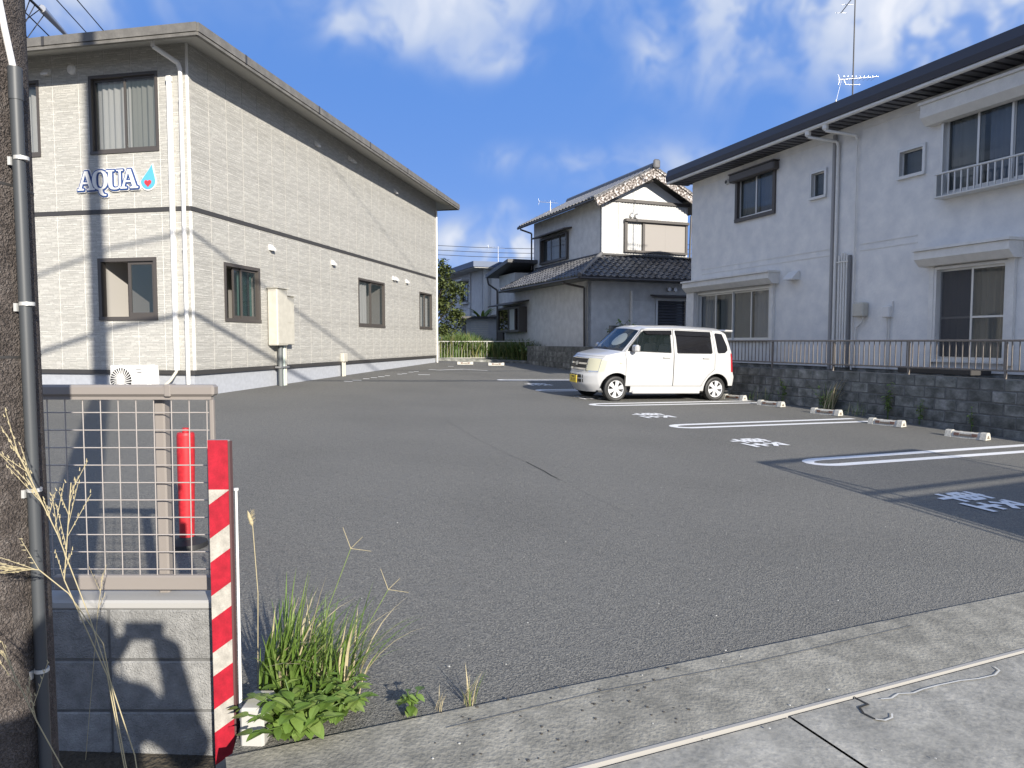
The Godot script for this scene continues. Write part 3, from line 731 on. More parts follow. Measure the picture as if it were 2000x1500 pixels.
# ---------- pale rendered house beyond the block wall ----------
func shutter_hood(par: Node3D, x0: float, x1: float, y0: float, y1: float, dep: float, m: Material) -> void:
	# boxed-out storm shutter hood: slopes outwards at the foot and has a flat cap
	var b := MB.new()
	var P := PackedVector2Array([Vector2(0.0, y1), Vector2(dep, y1 - 0.04), Vector2(dep, y0 + 0.13), Vector2(dep - 0.13, y0), Vector2(0.0, y0)])
	b.prism(P, x0, x1, Transform3D(Basis(Vector3(0, 0, 1), Vector3(0, 1, 0), Vector3(1, 0, 0)), Vector3.ZERO))
	var h := part(par, "shutter_hood", b, m)
	b = MB.new(); b.bb(x0 - 0.03, x1 + 0.03, y1 - 0.035, y1 + 0.012, 0.003, dep + 0.04); part(h, "cap", b, m)

func build_right_house() -> void:
	var xf := Transform3D(Basis(Vector3(0.3387, 0, 0.9409).normalized(), Vector3.UP, Vector3(-0.9409, 0, 0.3387).normalized()), V(8.378, 0, 13.0))
	var H := thing("rendered_house", "two storey pale rendered house with dark flat eaves behind the brown railing", "house", xf)
	var w1 := [-6.87, 4.71, -5.30, 5.98]; var s1 := [-4.12, 4.80, -3.60, 5.46]; var s2 := [-1.70, 4.76, -1.06, 5.36]; var u := [-0.72, 4.25, 1.9, 5.72]
	var d := [-0.76, 1.13, 0.66, 2.93]; var gw := [-8.55, 1.52, -5.38, 2.92]
	var holes := [hole(w1), hole(s1), hole(s2), hole(u), hole(d), hole(gw)]
	part(H, "wall", wall_mb(-8.93, 3.5, 0.95, 6.20, holes, -0.14, 0.0), M.stucco)
	var b := MB.new(); b.bb(-8.93, -8.79, 0.95, 6.20, -8.0, -0.142); b.bb(3.36, 3.5, 0.95, 6.20, -8.0, -0.142); b.bb(-8.79, 3.36, 0.95, 6.20, -8.0, -7.86); part(H, "wall", b, M.stucco)
	b = MB.new(); b.bb(-9.12, -8.931, 1.0, 5.65, -0.9, -0.12); part(H, "side_pier", b, M.stucco)
	b = MB.new(); b.bb(-8.93, 3.5, 0.55, 0.95, -7.97, -0.03); part(H, "foundation", b, M.block[3])
	# thin raised bands in the render
	for y in [3.46, 3.60, 6.02]:
		b = MB.new(); b.bb(-8.93 if y > 5 else -8.4, -3.5, y, y + 0.018, 0.0, 0.010); b.bb(-2.6, -1.2 if y < 5 else 3.5, y, y + 0.018, 0.0, 0.010); part(H, "band", b, M.stucco_trim)
	# roof: soffit of ribbed sheet, gutter, dark fascia
	var o := 0.62; var e := 0.42
	b = MB.new()
	for k in 64:
		var x0 := -8.93 - e + k * 0.2
		b.bb(x0, x0 + 0.12, 6.205, 6.26, -0.1, o - 0.06); b.bb(x0 + 0.12, x0 + 0.2, 6.235, 6.26, -0.1, o - 0.06)
	part(H, "ribbed_soffit", b, mat(0.10, 0.10, 0.11, 0.6))
	b = MB.new(); b.cyl(Vector3(-8.93 - e, 6.235, o - 0.03), Vector3(3.9, 6.235, o - 0.03), 0.045, 0.045, 10); part(H, "gutter", b, M.stucco_trim)
	b = MB.new(); b.prism(PackedVector2Array([Vector2(o - 0.05, 6.27), Vector2(o + 0.03, 6.27), Vector2(o + 0.05, 6.40), Vector2(o - 0.02, 6.60), Vector2(o - 0.12, 6.60)]), -8.93 - e, 3.9, Transform3D(Basis(Vector3(0, 0, 1), Vector3(0, 1, 0), Vector3(1, 0, 0)), Vector3.ZERO)); part(H, "fascia", b, M.navy)
	b = MB.new(); b.bb(-8.93 - e - 0.02, -8.93 - e + 0.05, 6.27, 6.58, -8.4, o - 0.06); part(H, "fascia", b, M.navy)
	b = MB.new(); b.bb(-8.93 - e + 0.051, 3.9, 6.262, 6.32, -8.4, -0.11); b.quad(Vector3(-8.93 - e, 6.59, o - 0.08), Vector3(3.9, 6.59, o - 0.08), Vector3(3.9, 7.4, -4.0), Vector3(-8.93 - e, 7.4, -4.0)); b.quad(Vector3(3.9, 6.59, -8.4), Vector3(-8.93 - e, 6.59, -8.4), Vector3(-8.93 - e, 7.4, -4.0), Vector3(3.9, 7.4, -4.0)); b.tri(Vector3(-8.93 - e, 6.58, -8.4), Vector3(-8.93 - e, 6.58, o - 0.08), Vector3(-8.93 - e, 7.4, -4.0)); part(H, "roof", b, M.navy)
	# upper window with dark shutter box and frame
	window(H, I, w1, {"frame": M.bronze, "sash": M.alu, "fw": 0.09, "zf": 0.05, "curtains": [[0.0, 0.5, 5, M.curtain_grey], [0.5, 1.0, 4, M.curtain_blue]]})
	b = MB.new(); b.cbox(Vector3(-6.08, 5.88, 0.10), Vector3(1.78, 0.22, 0.19), 0.03); b.bb(-6.98, -5.18, 5.985, 6.01, 0.003, 0.21); part(H, "shutter_box", b, M.bronze)
	for q in [s1, s2]:
		window(H, I, q, {"frame": M.alu, "n": 1, "fw": 0.06, "zf": 0.05, "glass": M.glass, "curtains": [[0.0, 1.0, 1, M.frosted]], "sw": 0.02})
	window(H, I, u, {"frame": M.alu, "n": 4, "fw": 0.05, "zf": 0.06, "curtains": [[0.0, 0.26, 3, M.curtain_grey], [0.3, 0.55, 3, M.curtain_blue], [0.55, 1.0, 6, M.curtain]]})
	shutter_hood(H, -0.98, 2.2, 5.62, 6.02, 0.30, M.stucco_trim)
	# balustrade in front of the upper window
	var rl := MB.new(); rl.cbox(Vector3(0.68, 4.62, 0.28), Vector3(2.62, 0.035, 0.05), 0.008); rl.cbox(Vector3(0.68, 4.20, 0.28), Vector3(2.62, 0.03, 0.04), 0.006); rl.bb(-0.66, -0.63, 4.185, 4.635, 0.004, 0.26); rl.bb(-0.66, 1.95, 4.19, 4.21, 0.004, 0.26)
	var bal := part(H, "window_railing", rl, M.alu)
	for k in 20:
		b = MB.new(); b.box(Vector3(-0.60 + k * 0.125, 4.41, 0.28), Vector3(0.022, 0.385, 0.022)); part(bal, "baluster", b, M.alu)
	# sliding door and its hood
	window(H, I, d, {"frame": M.stucco_trim, "sash": M.alu, "fw": 0.05, "zf": 0.06, "mid": 0.82, "curtains": [[0.47, 1.0, 6, M.curtain_beige], [0.0, 0.5, 3, M.curtain_grey]], "glass": M.glass, "room": M.room})
	var sn := MB.new(); sn.quad(Vector3(-0.67, 1.24, -0.015), Vector3(-0.06, 1.24, -0.015), Vector3(-0.06, 2.84, -0.015), Vector3(-0.67, 2.84, -0.015)); part(H, "insect_screen", sn, M.screen)
	shutter_hood(H, -0.98, 0.86, 2.95, 3.27, 0.34, M.stucco_trim)
	b = MB.new(); b.bb(-0.86, -0.762, 1.1, 2.95, 0.003, 0.07); part(H, "door_jamb", b, M.stucco_trim)
	b = MB.new(); b.bb(0.662, 0.78, 1.1, 2.95, 0.003, 0.07); part(H, "door_jamb", b, M.stucco_trim)
	b = MB.new(); b.cbox(Vector3(-0.2, 0.98, 0.45), Vector3(1.5, 0.10, 0.5), 0.01); part(H, "door_step", b, M.dark_trim)
	window(H, I, gw, {"frame": M.alu, "n": 4, "fw": 0.05, "zf": 0.05, "curtains": [[0.0, 0.22, 4, M.curtain], [0.27, 0.72, 5, M.curtain_grey], [0.74, 1.0, 5, M.curtain]]})
	shutter_hood(H, -8.9, -5.12, 2.96, 3.27, 0.34, M.stucco_trim)
	b = MB.new(); b.bb(-8.93, -8.56, 0.96, 2.96, 0.003, 0.16); part(H, "window_jamb", b, M.stucco_trim)
	b = MB.new(); b.bb(-5.36, -5.25, 1.3, 2.96, 0.003, 0.08); part(H, "window_jamb", b, M.stucco_trim)
	# downpipes from the gutter and a bundle of wall pipes
	for q in [[-3.25, -3.62], [-2.72, -3.10]]:
		b = MB.new(); b.tube([Vector3(q[1], 6.22, o - 0.05), Vector3(q[1], 6.08, o - 0.05), Vector3(q[0], 5.93, 0.10), Vector3(q[0], 5.85, 0.06)], 0.034, 8); b.tube([Vector3(q[0], 5.85, 0.06), Vector3(q[0], 0.9, 0.06)], 0.034 if q[0] < -3 else 0.016, 8); b.cbox(Vector3(q[1], 6.16, o - 0.05), Vector3(0.12, 0.12, 0.1), 0.02); part(H, "downpipe", b, M.stucco_trim)
	b = MB.new(); b.cyl(Vector3(-3.36, 6.1, 0.05), Vector3(-3.36, 0.9, 0.05), 0.042, 0.042, 8); part(H, "downpipe", b, mat(0.30, 0.29, 0.28, 0.6))
	for k in 4:
		b = MB.new(); b.cyl(Vector3(-3.14 + k * 0.075, 3.42 + 0.05 * sin(k * 1.1), 0.05), Vector3(-3.14 + k * 0.075, 0.95, 0.05), 0.026, 0.026, 8); part(H, "wall_pipe", b, M.stucco_trim)
	b = MB.new(); b.cyl(Vector3(-2.84, 3.4, 0.05), Vector3(-2.84, 0.95, 0.05), 0.035, 0.035, 8); part(H, "wall_pipe", b, mat(0.18, 0.18, 0.18, 0.6))
	b = MB.new(); b.bb(-3.2, -2.86, 3.26, 3.29, 0.06, 0.085); part(H, "pipe_strap", b, M.alu)
	# vents and boxes
	var P := PackedVector2Array([Vector2(0.003, 3.20), Vector2(0.06, 3.20), Vector2(0.24, 3.03), Vector2(0.24, 3.00), Vector2(0.003, 3.0)])
	b = MB.new(); b.prism(P, -4.72, -4.40, Transform3D(Basis(Vector3(0, 0, 1), Vector3(0, 1, 0), Vector3(1, 0, 0)), Vector3.ZERO)); part(H, "vent_hood", b, M.white)
	b = MB.new(); b.cyl(Vector3(-7.24, 5.88, 0.002), Vector3(-7.24, 5.88, 0.07), 0.075, 0.07, 14); part(H, "round_vent", b, M.stucco_trim)
	b = MB.new(); b.cyl(Vector3(-7.24, 5.88, 0.071), Vector3(-7.24, 5.88, 0.074), 0.05, 0.05, 12); part(H, "vent_opening", b, M.blackplastic)
	b = MB.new(); b.cbox(Vector3(-2.48, 2.20, 0.09), Vector3(0.29, 0.31, 0.17), 0.025); var mb := part(H, "meter_box", b, M.ivory)
	b = MB.new(); b.tube([Vector3(-2.40, 2.04, 0.09), Vector3(-2.45, 1.92, 0.07), Vector3(-2.62, 1.82, 0.05), Vector3(-2.66, 1.5, 0.05), Vector3(-2.66, 0.95, 0.05)], 0.016, 6); part(mb, "conduit", b, M.stucco_trim)
	b = MB.new(); b.cbox(Vector3(-1.82, 2.13, 0.06), Vector3(0.18, 0.24, 0.11), 0.02); b.bb(-1.73, -1.71, 2.02, 2.34, 0.002, 0.03); mb = part(H, "meter_box", b, M.white)
	b = MB.new(); b.cyl(Vector3(-1.83, 2.0, 0.04), Vector3(-1.83, 0.95, 0.04), 0.014, 0.014, 6); b.cyl(Vector3(-1.78, 2.0, 0.04), Vector3(-1.78, 0.95, 0.04), 0.01, 0.01, 6); part(mb, "conduit", b, M.stucco_trim)
	# aerials on the roof
	antenna(V(9.36, 6.85, 20.0), 4.2, "tall television aerial mast on the dark roof of the rendered house", true)
	b = MB.new(); b.cyl(V(8.91, 7.0, 20.0), V(8.91, 8.15, 20.0), 0.022, 0.02, 6); b.cyl(V(8.91, 8.1, 20.0), V(9.06, 8.75, 20.0), 0.006, 0.004, 5)
	one("roof_mast", b, M.alu, "short white stub mast on the roof beside the tall aerial", "mast")

func antenna(p: Vector3, h: float, label: String, big: bool) -> void:
	var A := thing("television_aerial", label, "aerial", Transform3D(Basis.IDENTITY, p))
	var b := MB.new(); b.cyl(Vector3.ZERO, Vector3(0, h, 0), 0.022, 0.016, 8); part(A, "mast", b, M.dark_trim if big else M.steel)
	var y := 1.84 if big else h - 0.05
	var L := 1.1 if big else 0.9
	var bx := -0.40 if big else -0.55
	b = MB.new(); b.cyl(Vector3(bx, y, 0), Vector3(bx + L, y + (0.09 if big else -0.06), 0), 0.012, 0.01, 6); part(A, "boom", b, M.steel)
	for k in 9:
		var x := bx + 0.08 + k * (L - 0.1) / 9.0
		b = MB.new(); b.cyl(Vector3(x, y + 0.04, -0.16), Vector3(x, y + 0.04, 0.16), 0.006, 0.006, 5); part(A, "element", b, M.steel)
	b = MB.new(); b.cyl(Vector3(bx, y - 0.14, 0), Vector3(bx + 0.03, y, 0), 0.008, 0.008, 5); b.cyl(Vector3(bx + 0.03, y, 0), Vector3(bx, y + 0.14, 0), 0.008, 0.008, 5); part(A, "reflector", b, M.steel)
	if big:
		b = MB.new(); b.tube([Vector3(-0.25, y, 0), Vector3(-0.2, y - 0.12, 0), Vector3(0, y - 0.13, 0), Vector3(0.2, y - 0.12, 0)], 0.01, 5); part(A, "stay", b, M.steel)
		b = MB.new(); b.cyl(Vector3(-0.15, h - 0.35, -0.5), Vector3(0.22, h + 0.35, 0.9), 0.012, 0.012, 5); b.cyl(Vector3(0.0, h - 0.05, 0), Vector3(0.30, h + 0.45, 0.5), 0.012, 0.012, 5); part(A, "boom", b, M.dark_trim)
		for k in 7:
			var t := k / 6.0
			var c := Vector3(-0.15, h - 0.35, -0.5).lerp(Vector3(0.22, h + 0.35, 0.9), t)
			b = MB.new(); b.cyl(c - Vector3(0.16, 0, 0), c + Vector3(0.16, 0, 0), 0.006, 0.006, 5); part(A, "element", b, M.steel)

# ---------- tiled house with corrugated gable ----------
func build_tiled_house() -> void:
	var xf := Transform3D(Basis(Vector3(0.9285, 0, -0.3714).normalized(), Vector3.UP, Vector3(0.3714, 0, 0.9285).normalized()), V(2.833, 0, 26.73))
	var H := thing("tiled_house", "old two storey house with grey tiled roofs and a white corrugated gable", "house", xf)
	var LF := Transform3D(Basis(Vector3(0, 0, 1), Vector3.UP, Vector3(-1, 0, 0)), Vector3.ZERO)        # lower long face: x runs towards the road
	var bay := [-8.55, 1.85, -5.75, 3.1]
	var door := [2.95, 1.32, 5.9, 3.22]
	part(H, "wall", wall_mb(-9.5, 0.0, 1.26, 4.1, [], -0.14, 0.0), M.mortar, LF)
	part(H, "wall", wall_mb(0.0, 6.6, 1.26, 4.1, [hole(door)], -0.14, 0.0), M.mortar)
	var b := MB.new(); b.bb(6.46, 6.6, 1.26, 4.1, -9.5, -0.142); b.bb(0.142, 6.46, 1.26, 4.1, -9.5, -9.36); part(H, "wall", b, M.mortar)
	# upper storey
	var ux := 1.0; var uz := -0.79; var uw := 3.95; var ul := 6.55
	var UL := Transform3D(Basis(Vector3(0, 0, 1), Vector3.UP, Vector3(-1, 0, 0)), Vector3(ux, 0, uz))
	var UG := Transform3D(Basis.IDENTITY, Vector3(ux, 0, uz))
	var wu := [-5.65, 5.02, -2.85, 6.2]; var wg := [0.98, 5.10, 3.86, 6.20]
	part(H, "wall", wall_mb(-ul, 0.0, 4.3, 7.05, [hole(wu)], -0.14, 0.0), M.mortar, UL)
	part(H, "wall", wall_mb(0.0, uw, 4.3, 7.05, [hole(wg)], -0.14, 0.0), M.corrug, UG)
	b = MB.new(); b.bb(ux + uw - 0.14, ux + uw, 4.3, 7.05, uz - ul, uz - 0.142); b.bb(ux + 0.142, ux + uw - 0.14, 4.3, 7.05, uz - ul, uz - ul + 0.14); part(H, "wall", b, M.mortar)
	# corrugated sheets over the gable wall
	for q in cut([Rect2(0.0, 4.75, uw, 2.18)], [hole(wg)]):
		b = MB.new()
		var a: Rect2 = q
		var k := int(round(a.size.x / 0.022))
		for i in k:
			var x0 := a.position.x + a.size.x * i / k; var x1 := a.position.x + a.size.x * (i + 1) / k
			var z0 := 0.02 + 0.016 * sin(x0 * TAU / 0.132); var z1 := 0.02 + 0.016 * sin(x1 * TAU / 0.132)
			var n0 := Vector3(-0.76 * cos(x0 * TAU / 0.132), 0, 1).normalized(); var n1 := Vector3(-0.76 * cos(x1 * TAU / 0.132), 0, 1).normalized()
			b.quadn(Vector3(x0, a.position.y, z0), Vector3(x1, a.position.y, z1), Vector3(x1, a.end.y, z1), Vector3(x0, a.end.y, z0), n0, n1, n1, n0)
		part(H, "corrugated_sheet", b, M.corrug, UG)
	b = MB.new(); b.bb(-0.02, 0.05, 4.7, 6.98, -0.03, 0.045); b.bb(0.72, 0.78, 4.72, 6.95, 0.02, 0.045); part(H, "corner_strip", b, M.corrug, UG)
	# gable: white plaster triangle, dark beam, weathered barge boards
	var ap := Vector2(2.0, 8.22)
	b = MB.new(); b.prism(PackedVector2Array([Vector2(0.15, 7.05), Vector2(uw - 0.15, 7.05), Vector2(2.0, 8.0)]), -0.14, -0.01, UG); part(H, "gable", b, M.plaster_white)
	b = MB.new(); b.bb(-0.05, uw + 0.05, 6.95, 7.07, 0.0, 0.10); part(H, "beam", b, M.bronze, UG)
	b = MB.new(); b.cbox(Vector3(2.0, 7.86, 0.2), Vector3(0.2, 0.2, 0.5), 0.02); part(H, "ridge_beam", b, M.bronze, UG)
	var og := 0.62
	var eL := Vector2(-0.62, 6.88); var eR := Vector2(4.62, 6.88)
	for e in [eL, eR]:
		var dn: Vector2 = (ap - e).normalized(); var nn := Vector2(-dn.y, dn.x) if e.x < 2 else Vector2(dn.y, -dn.x)
		b = MB.new(); b.prism(PackedVector2Array([e - nn * 0.06, ap - Vector2(0, 0.07), ap - Vector2(0, 0.36), e - nn * 0.30]), og - 0.05, og, UG); part(H, "barge_board", b, M.old_wood)
		b = MB.new(); b.prism(PackedVector2Array([e + nn * 0.0, ap + Vector2(0, 0.02), ap - Vector2(0, 0.06), e - nn * 0.055]), og - 0.02, og + 0.05, UG); part(H, "verge_board", b, M.old_wood)
		# roof deck with tiles on it
		b = MB.new(); b.prism(PackedVector2Array([e, ap, ap + Vector2(0, 0.06), e + nn * 0.06]), -ul - 0.5, og, UG); var dk := part(H, "roof", b, M.kawara)
		var tl := MB.new()
		var L = (ap - e).length()
		for i in int((ul + 0.5 + og) / 0.29):
			var z := og - 0.1 - i * 0.29
			for j in int(L / 0.25):
				var p = e.lerp(ap, (j + 0.45) * 0.25 / L) + nn * 0.085
				var t3 := UG * Vector3(p.x, p.y, z)
				var an := atan2(dn.y, dn.x)
				var bs := Basis(Vector3(0, 0, 1), an)
				tl.box(t3, Vector3(0.255, 0.035, 0.15), bs * Basis(Vector3(0, 0, 1), 0.10 if e.x < 2 else -0.10))
		tag(part(dk, "roof_tiles", tl, M.kawara2), "", "", "", "stuff")
		# eave boards and rafters under the overhang
		b = MB.new(); b.prism(PackedVector2Array([e - nn * 0.01, e.lerp(ap, 0.28) - nn * 0.01, e.lerp(ap, 0.28) - nn * 0.05, e - nn * 0.05]), -ul - 0.5, og - 0.06, UG); part(H, "eave_board", b, M.bronze)
		b = MB.new(); b.cyl(UG * Vector3(e.x, e.y - 0.02, og), UG * Vector3(e.x, e.y - 0.02, -ul - 0.5), 0.05, 0.05, 8); part(H, "gutter", b, M.bronze)
		for k in 4:
			b = MB.new(); b.cyl(UG * Vector3(e.x + 0.05 * signf(2.0 - e.x), e.y + 0.1, 0.5 - k * 0.14), UG * Vector3(e.x + 0.05 * signf(2.0 - e.x), e.y + 0.1, 0.40 - k * 0.14), 0.06, 0.06, 8); part(H, "eave_tile", b, M.kawara2)
	b = MB.new(); b.cyl(UG * Vector3(2.0, 8.34, og + 0.04), UG * Vector3(2.0, 8.34, -ul - 0.4), 0.12, 0.12, 10); b.bb(ux + 1.86, ux + 2.14, 8.16, 8.34, uz - ul - 0.4, uz + og); part(H, "ridge_tile", b, M.kawara2)
	b = MB.new(); b.cbox(UG * Vector3(2.0, 8.36, og + 0.08), Vector3(0.30, 0.36, 0.10), 0.06); part(H, "ridge_end_tile", b, M.kawara2)
	# windows of the upper storey
	window(H, UL, wu, {"depth": 1.6, "frame": M.bronze, "n": 3, "fw": 0.09, "zf": 0.12, "room": M.room, "curtains": [[0.34, 0.55, 3, M.curtain_grey]]})
	b = MB.new(); b.cbox(Vector3(-4.2, 6.27, 0.2), Vector3(3.3, 0.07, 0.5), 0.02, Basis(Vector3(1, 0, 0), 0.18)); part(H, "window_canopy", b, M.bronze, UL)
	b = MB.new(); b.bb(wg[0] - 0.02, wg[2] + 0.02, 6.20, 6.30, 0.03, 0.24); b.bb(wg[0] - 0.02, wg[2] + 0.02, 5.02, 5.10, 0.03, 0.16); b.bb(wg[0] - 0.02, wg[0] + 0.10, 5.10, 6.20, -0.1, 0.14); b.bb(wg[2] - 0.08, wg[2] + 0.02, 5.10, 6.20, -0.1, 0.14); b.bb(1.78, 1.88, 5.10, 6.20, -0.1, 0.12)
	var gwn := part(H, "window", b, M.bronze, UG)
	b = MB.new(); b.bb(1.08, 1.78, 5.10, 6.20, -0.02, 0.03)
	for k in 7: b.bb(1.09 + k * 0.1, 1.13 + k * 0.1, 5.10, 6.20, 0.03, 0.045)
	part(gwn, "shutter_panel", b, M.corrug)
	for k in 2:
		b = MB.new(); b.bb(1.885 + k * 0.95, 2.83 + k * 0.95, 5.105, 6.195, 0.06 - 0.004 * k, 0.10 - 0.004 * k); part(gwn, "shutter_panel", b, M.panel_beige)
	for q in [[1.28, 6.44], [1.50, 6.42]]:
		b = MB.new(); b.cyl(Vector3(q[0], q[1], 0.03), Vector3(q[0], q[1], 0.14), 0.085, 0.07, 12); b.cyl(Vector3(q[0], q[1] + 0.06, 0.06), Vector3(q[0], q[1] + 0.10, 0.16), 0.05, 0.03, 10); part(H, "round_vent", b, M.steel, UG)
	b = MB.new(); b.tube([UG * Vector3(4.55, 6.85, 0.4), UG * Vector3(4.05, 6.6, 0.12), UG * Vector3(4.0, 4.9, 0.12), UG * Vector3(3.9, 4.75, 0.5)], 0.04, 8); part(H, "downpipe", b, M.bronze)
	b = MB.new(); b.tube([UG * Vector3(-0.58, 6.8, -ul - 0.3), UG * Vector3(-0.1, 6.6, -ul - 0.05), UG * Vector3(-0.1, 4.9, -ul - 0.05)], 0.04, 8); part(H, "downpipe", b, M.bronze)
	# skirt roof over the ground floor, two slopes meeting at a hip
	var ey := 3.86; var ty := 4.86; var eo := 0.72
	var c_e := Vector3(-eo, ey, eo); var c_t := Vector3(ux, ty, uz)
	b = MB.new(); b.quad(c_e, Vector3(7.0, ey, eo), Vector3(7.0, ty, uz), c_t); b.quad(Vector3(-eo, ey - 0.07, eo), Vector3(-eo, ey - 0.07, 0.0), Vector3(7.0, ey - 0.07, 0.0), Vector3(7.0, ey - 0.07, eo)); part(H, "skirt_roof", b, M.kawara)
	b = MB.new(); b.quad(Vector3(-eo, ey, -7.35), c_e, c_t, Vector3(ux, ty, -6.9)); b.quad(Vector3(-eo, ey - 0.07, 0.0), Vector3(-eo, ey - 0.07, -7.35), Vector3(0, ey - 0.07, -7.35), Vector3(0, ey - 0.07, 0.0)); var sk2 := part(H, "skirt_roof", b, M.kawara)
	var tb := MB.new()                   # one pan tile: a roll beside a shallow trough
	for i in 8:
		var t0 := i / 8.0; var t1 := (i + 1) / 8.0
		var f := func(t: float) -> Vector3: return Vector3(-0.14 + 0.28 * t, 0.055 * maxf(sin(t * TAU), 0.0) - 0.012 * maxf(-sin(t * TAU), 0.0), 0)
		var A: Vector3 = f.call(t0); var B: Vector3 = f.call(t1)
		tb.quad(A + Vector3(0, 0.055, 0.15), B + Vector3(0, 0.055, 0.15), B + Vector3(0, 0.02, -0.15), A + Vector3(0, 0.02, -0.15))
		tb.quad(A * Vector3(1, 0, 1) + Vector3(0, -0.005, 0.15), B * Vector3(1, 0, 1) + Vector3(0, -0.005, 0.15), B + Vector3(0, 0.055, 0.15), A + Vector3(0, 0.055, 0.15))
	var tm := tb.mesh()
	for fc in 2:
		var run := (uz - eo) if fc == 0 else (-eo - ux)
		var an := atan2(ty - ey, absf(run)); var sl := Vector2(run, ty - ey).length()
		for j in int(sl / 0.27):
			var t := (j + 0.5) * 0.27 / sl
			var lo_ := lerpf(-eo, ux, t) + 0.12; var n_ := int((6.9 - lo_) / 0.27)
			if fc == 1: n_ = int((7.3 - 0.6 * t + lerpf(eo, uz, t)) / 0.27)
			for i in n_:
				var p: Vector3; var bs: Basis
				if fc == 0:
					p = Vector3(lo_ + i * 0.27, lerpf(ey, ty, t) + 0.012, lerpf(eo, uz, t)); bs = Basis(Vector3(1, 0, 0), an)
				else:
					p = Vector3(lerpf(-eo, ux, t), lerpf(ey, ty, t) + 0.012, lerpf(eo, uz, t) - 0.12 - i * 0.27); bs = Basis(Vector3.UP, -PI / 2) * Basis(Vector3(1, 0, 0), an)
				part(H, "roof_tile", tm, M.kawara2 if rng.randf() < 0.6 else M.kawara, Transform3D(bs, p))
	b = MB.new(); b.cyl(c_e + Vector3(0, 0.06, 0), c_t + Vector3(0, 0.06, 0), 0.09, 0.09, 10); part(H, "hip_tile", b, M.kawara2)
	b = MB.new(); b.bb(ux, 6.6, ty, ty + 0.07, uz, uz + 0.14); b.bb(ux - 0.14, ux - 0.001, ty, ty + 0.07, -6.9, uz + 0.14); part(H, "roof_flashing", b, M.dark_trim)
	b = MB.new(); b.cyl(Vector3(-eo - 0.03, ey - 0.05, eo), Vector3(-eo - 0.03, ey - 0.05, -7.35), 0.05, 0.05, 8); b.cyl(Vector3(-eo, ey - 0.05, eo + 0.03), Vector3(7.0, ey - 0.05, eo + 0.03), 0.05, 0.05, 8); part(H, "gutter", b, M.bronze)
	b = MB.new(); b.tube([Vector3(-eo, ey - 0.06, -0.6), Vector3(-eo, ey - 0.14, -0.6), Vector3(-0.08, ey - 0.32, -0.15), Vector3(-0.06, 1.3, -0.15)], 0.042, 8); part(H, "downpipe", b, M.bronze)
	# bay window and door on the long face
	b = MB.new(); b.bb(-8.5, -5.8, 1.95, 2.05, 0.0, 0.42); b.bb(-8.5, -5.8, 3.0, 3.1, 0.0, 0.42); b.bb(-8.5, -8.4, 2.05, 3.0, 0.0, 0.42); b.bb(-5.9, -5.8, 2.05, 3.0, 0.0, 0.42); b.bb(-7.1, -7.03, 2.05, 3.0, 0.34, 0.42); b.bb(-6.3, -6.24, 2.05, 3.0, 0.34, 0.42)
	var bw := part(H, "bay_window", b, M.bronze, LF)
	b = MB.new(); b.bb(-8.4, -7.1, 2.05, 3.0, 0.36, 0.37); part(bw, "pane", b, M.privacy)
	b = MB.new(); b.bb(-7.03, -6.3, 2.05, 3.0, 0.36, 0.37); part(bw, "pane", b, mat(0.45, 0.47, 0.44, 0.3))
	b = MB.new(); b.cbox(Vector3(-7.2, 3.28, 0.35), Vector3(3.3, 0.06, 0.9), 0.02, Basis(Vector3(1, 0, 0), 0.22)); part(H, "window_canopy", b, M.bronze, LF)
	b = MB.new(); b.bb(-9.3, -8.6, 1.3, 3.1, 0.0, 0.1); part(H, "door", b, M.bronze, LF)
	# ground-floor shutters, canopy and vents on the gable side
	b = MB.new(); b.cbox(Vector3(4.4, 3.27, 0.26), Vector3(3.4, 0.06, 0.5), 0.015, Basis(Vector3(1, 0, 0), 0.16)); part(H, "window_canopy", b, M.bronze)
	var dr := MB.new(); dr.bb(2.95, 3.05, 1.32, 3.22, -0.1, 0.04); dr.bb(3.05, 5.9, 3.12, 3.22, -0.1, 0.04); dr.bb(3.05, 5.9, 1.32, 1.4, -0.1, 0.04); dr.bb(4.35, 4.39, 1.4, 3.12, -0.1, 0.03)
	var dw := part(H, "window", dr, M.alu)
	for k in 2:
		b = MB.new()
		for j in 15: b.bb(3.06 + k * 1.34, 4.34 + k * 1.34, 1.42 + j * 0.113, 1.50 + j * 0.113, -0.07, -0.045)
		part(dw, "louvre_panel", b, M.navy)
		b = MB.new(); b.bb(3.055 + k * 1.34, 4.345 + k * 1.34, 1.41, 3.11, -0.1, -0.085); part(dw, "pane", b, M.privacy)
	b = MB.new(); b.cbox(Vector3(2.4, 2.2, 0.04), Vector3(1.0, 1.7, 0.07), 0.01); part(H, "shutter_case", b, M.mortar)
	b = MB.new(); b.cyl(Vector3(1.85, 1.3, 0.07), Vector3(1.85, 3.45, 0.07), 0.06, 0.06, 10); part(H, "flue_pipe", b, M.stucco_trim)
	for k in 2:
		b = MB.new(); b.cyl(Vector3(3.52 + k * 0.28, 3.55, 0.0), Vector3(3.52 + k * 0.28, 3.55, 0.12), 0.09, 0.08, 12); part(H, "round_vent", b, M.steel)
	# rear end raised under its own lean-to roof
	b = MB.new(); b.bb(0.05, 6.0, 4.1, 4.75, -9.45, -7.4); part(H, "rear_wall", b, M.mortar)
	b = MB.new(); b.prism(PackedVector2Array([Vector2(-9.95, 4.68), Vector2(-6.9, 5.16), Vector2(-6.9, 5.32), Vector2(-9.95, 4.86)]), -0.5, 6.2, Transform3D(Basis(Vector3(0, 0, 1), Vector3(0, 1, 0), Vector3(1, 0, 0)), Vector3.ZERO)); part(H, "rear_roof", b, M.kawara)
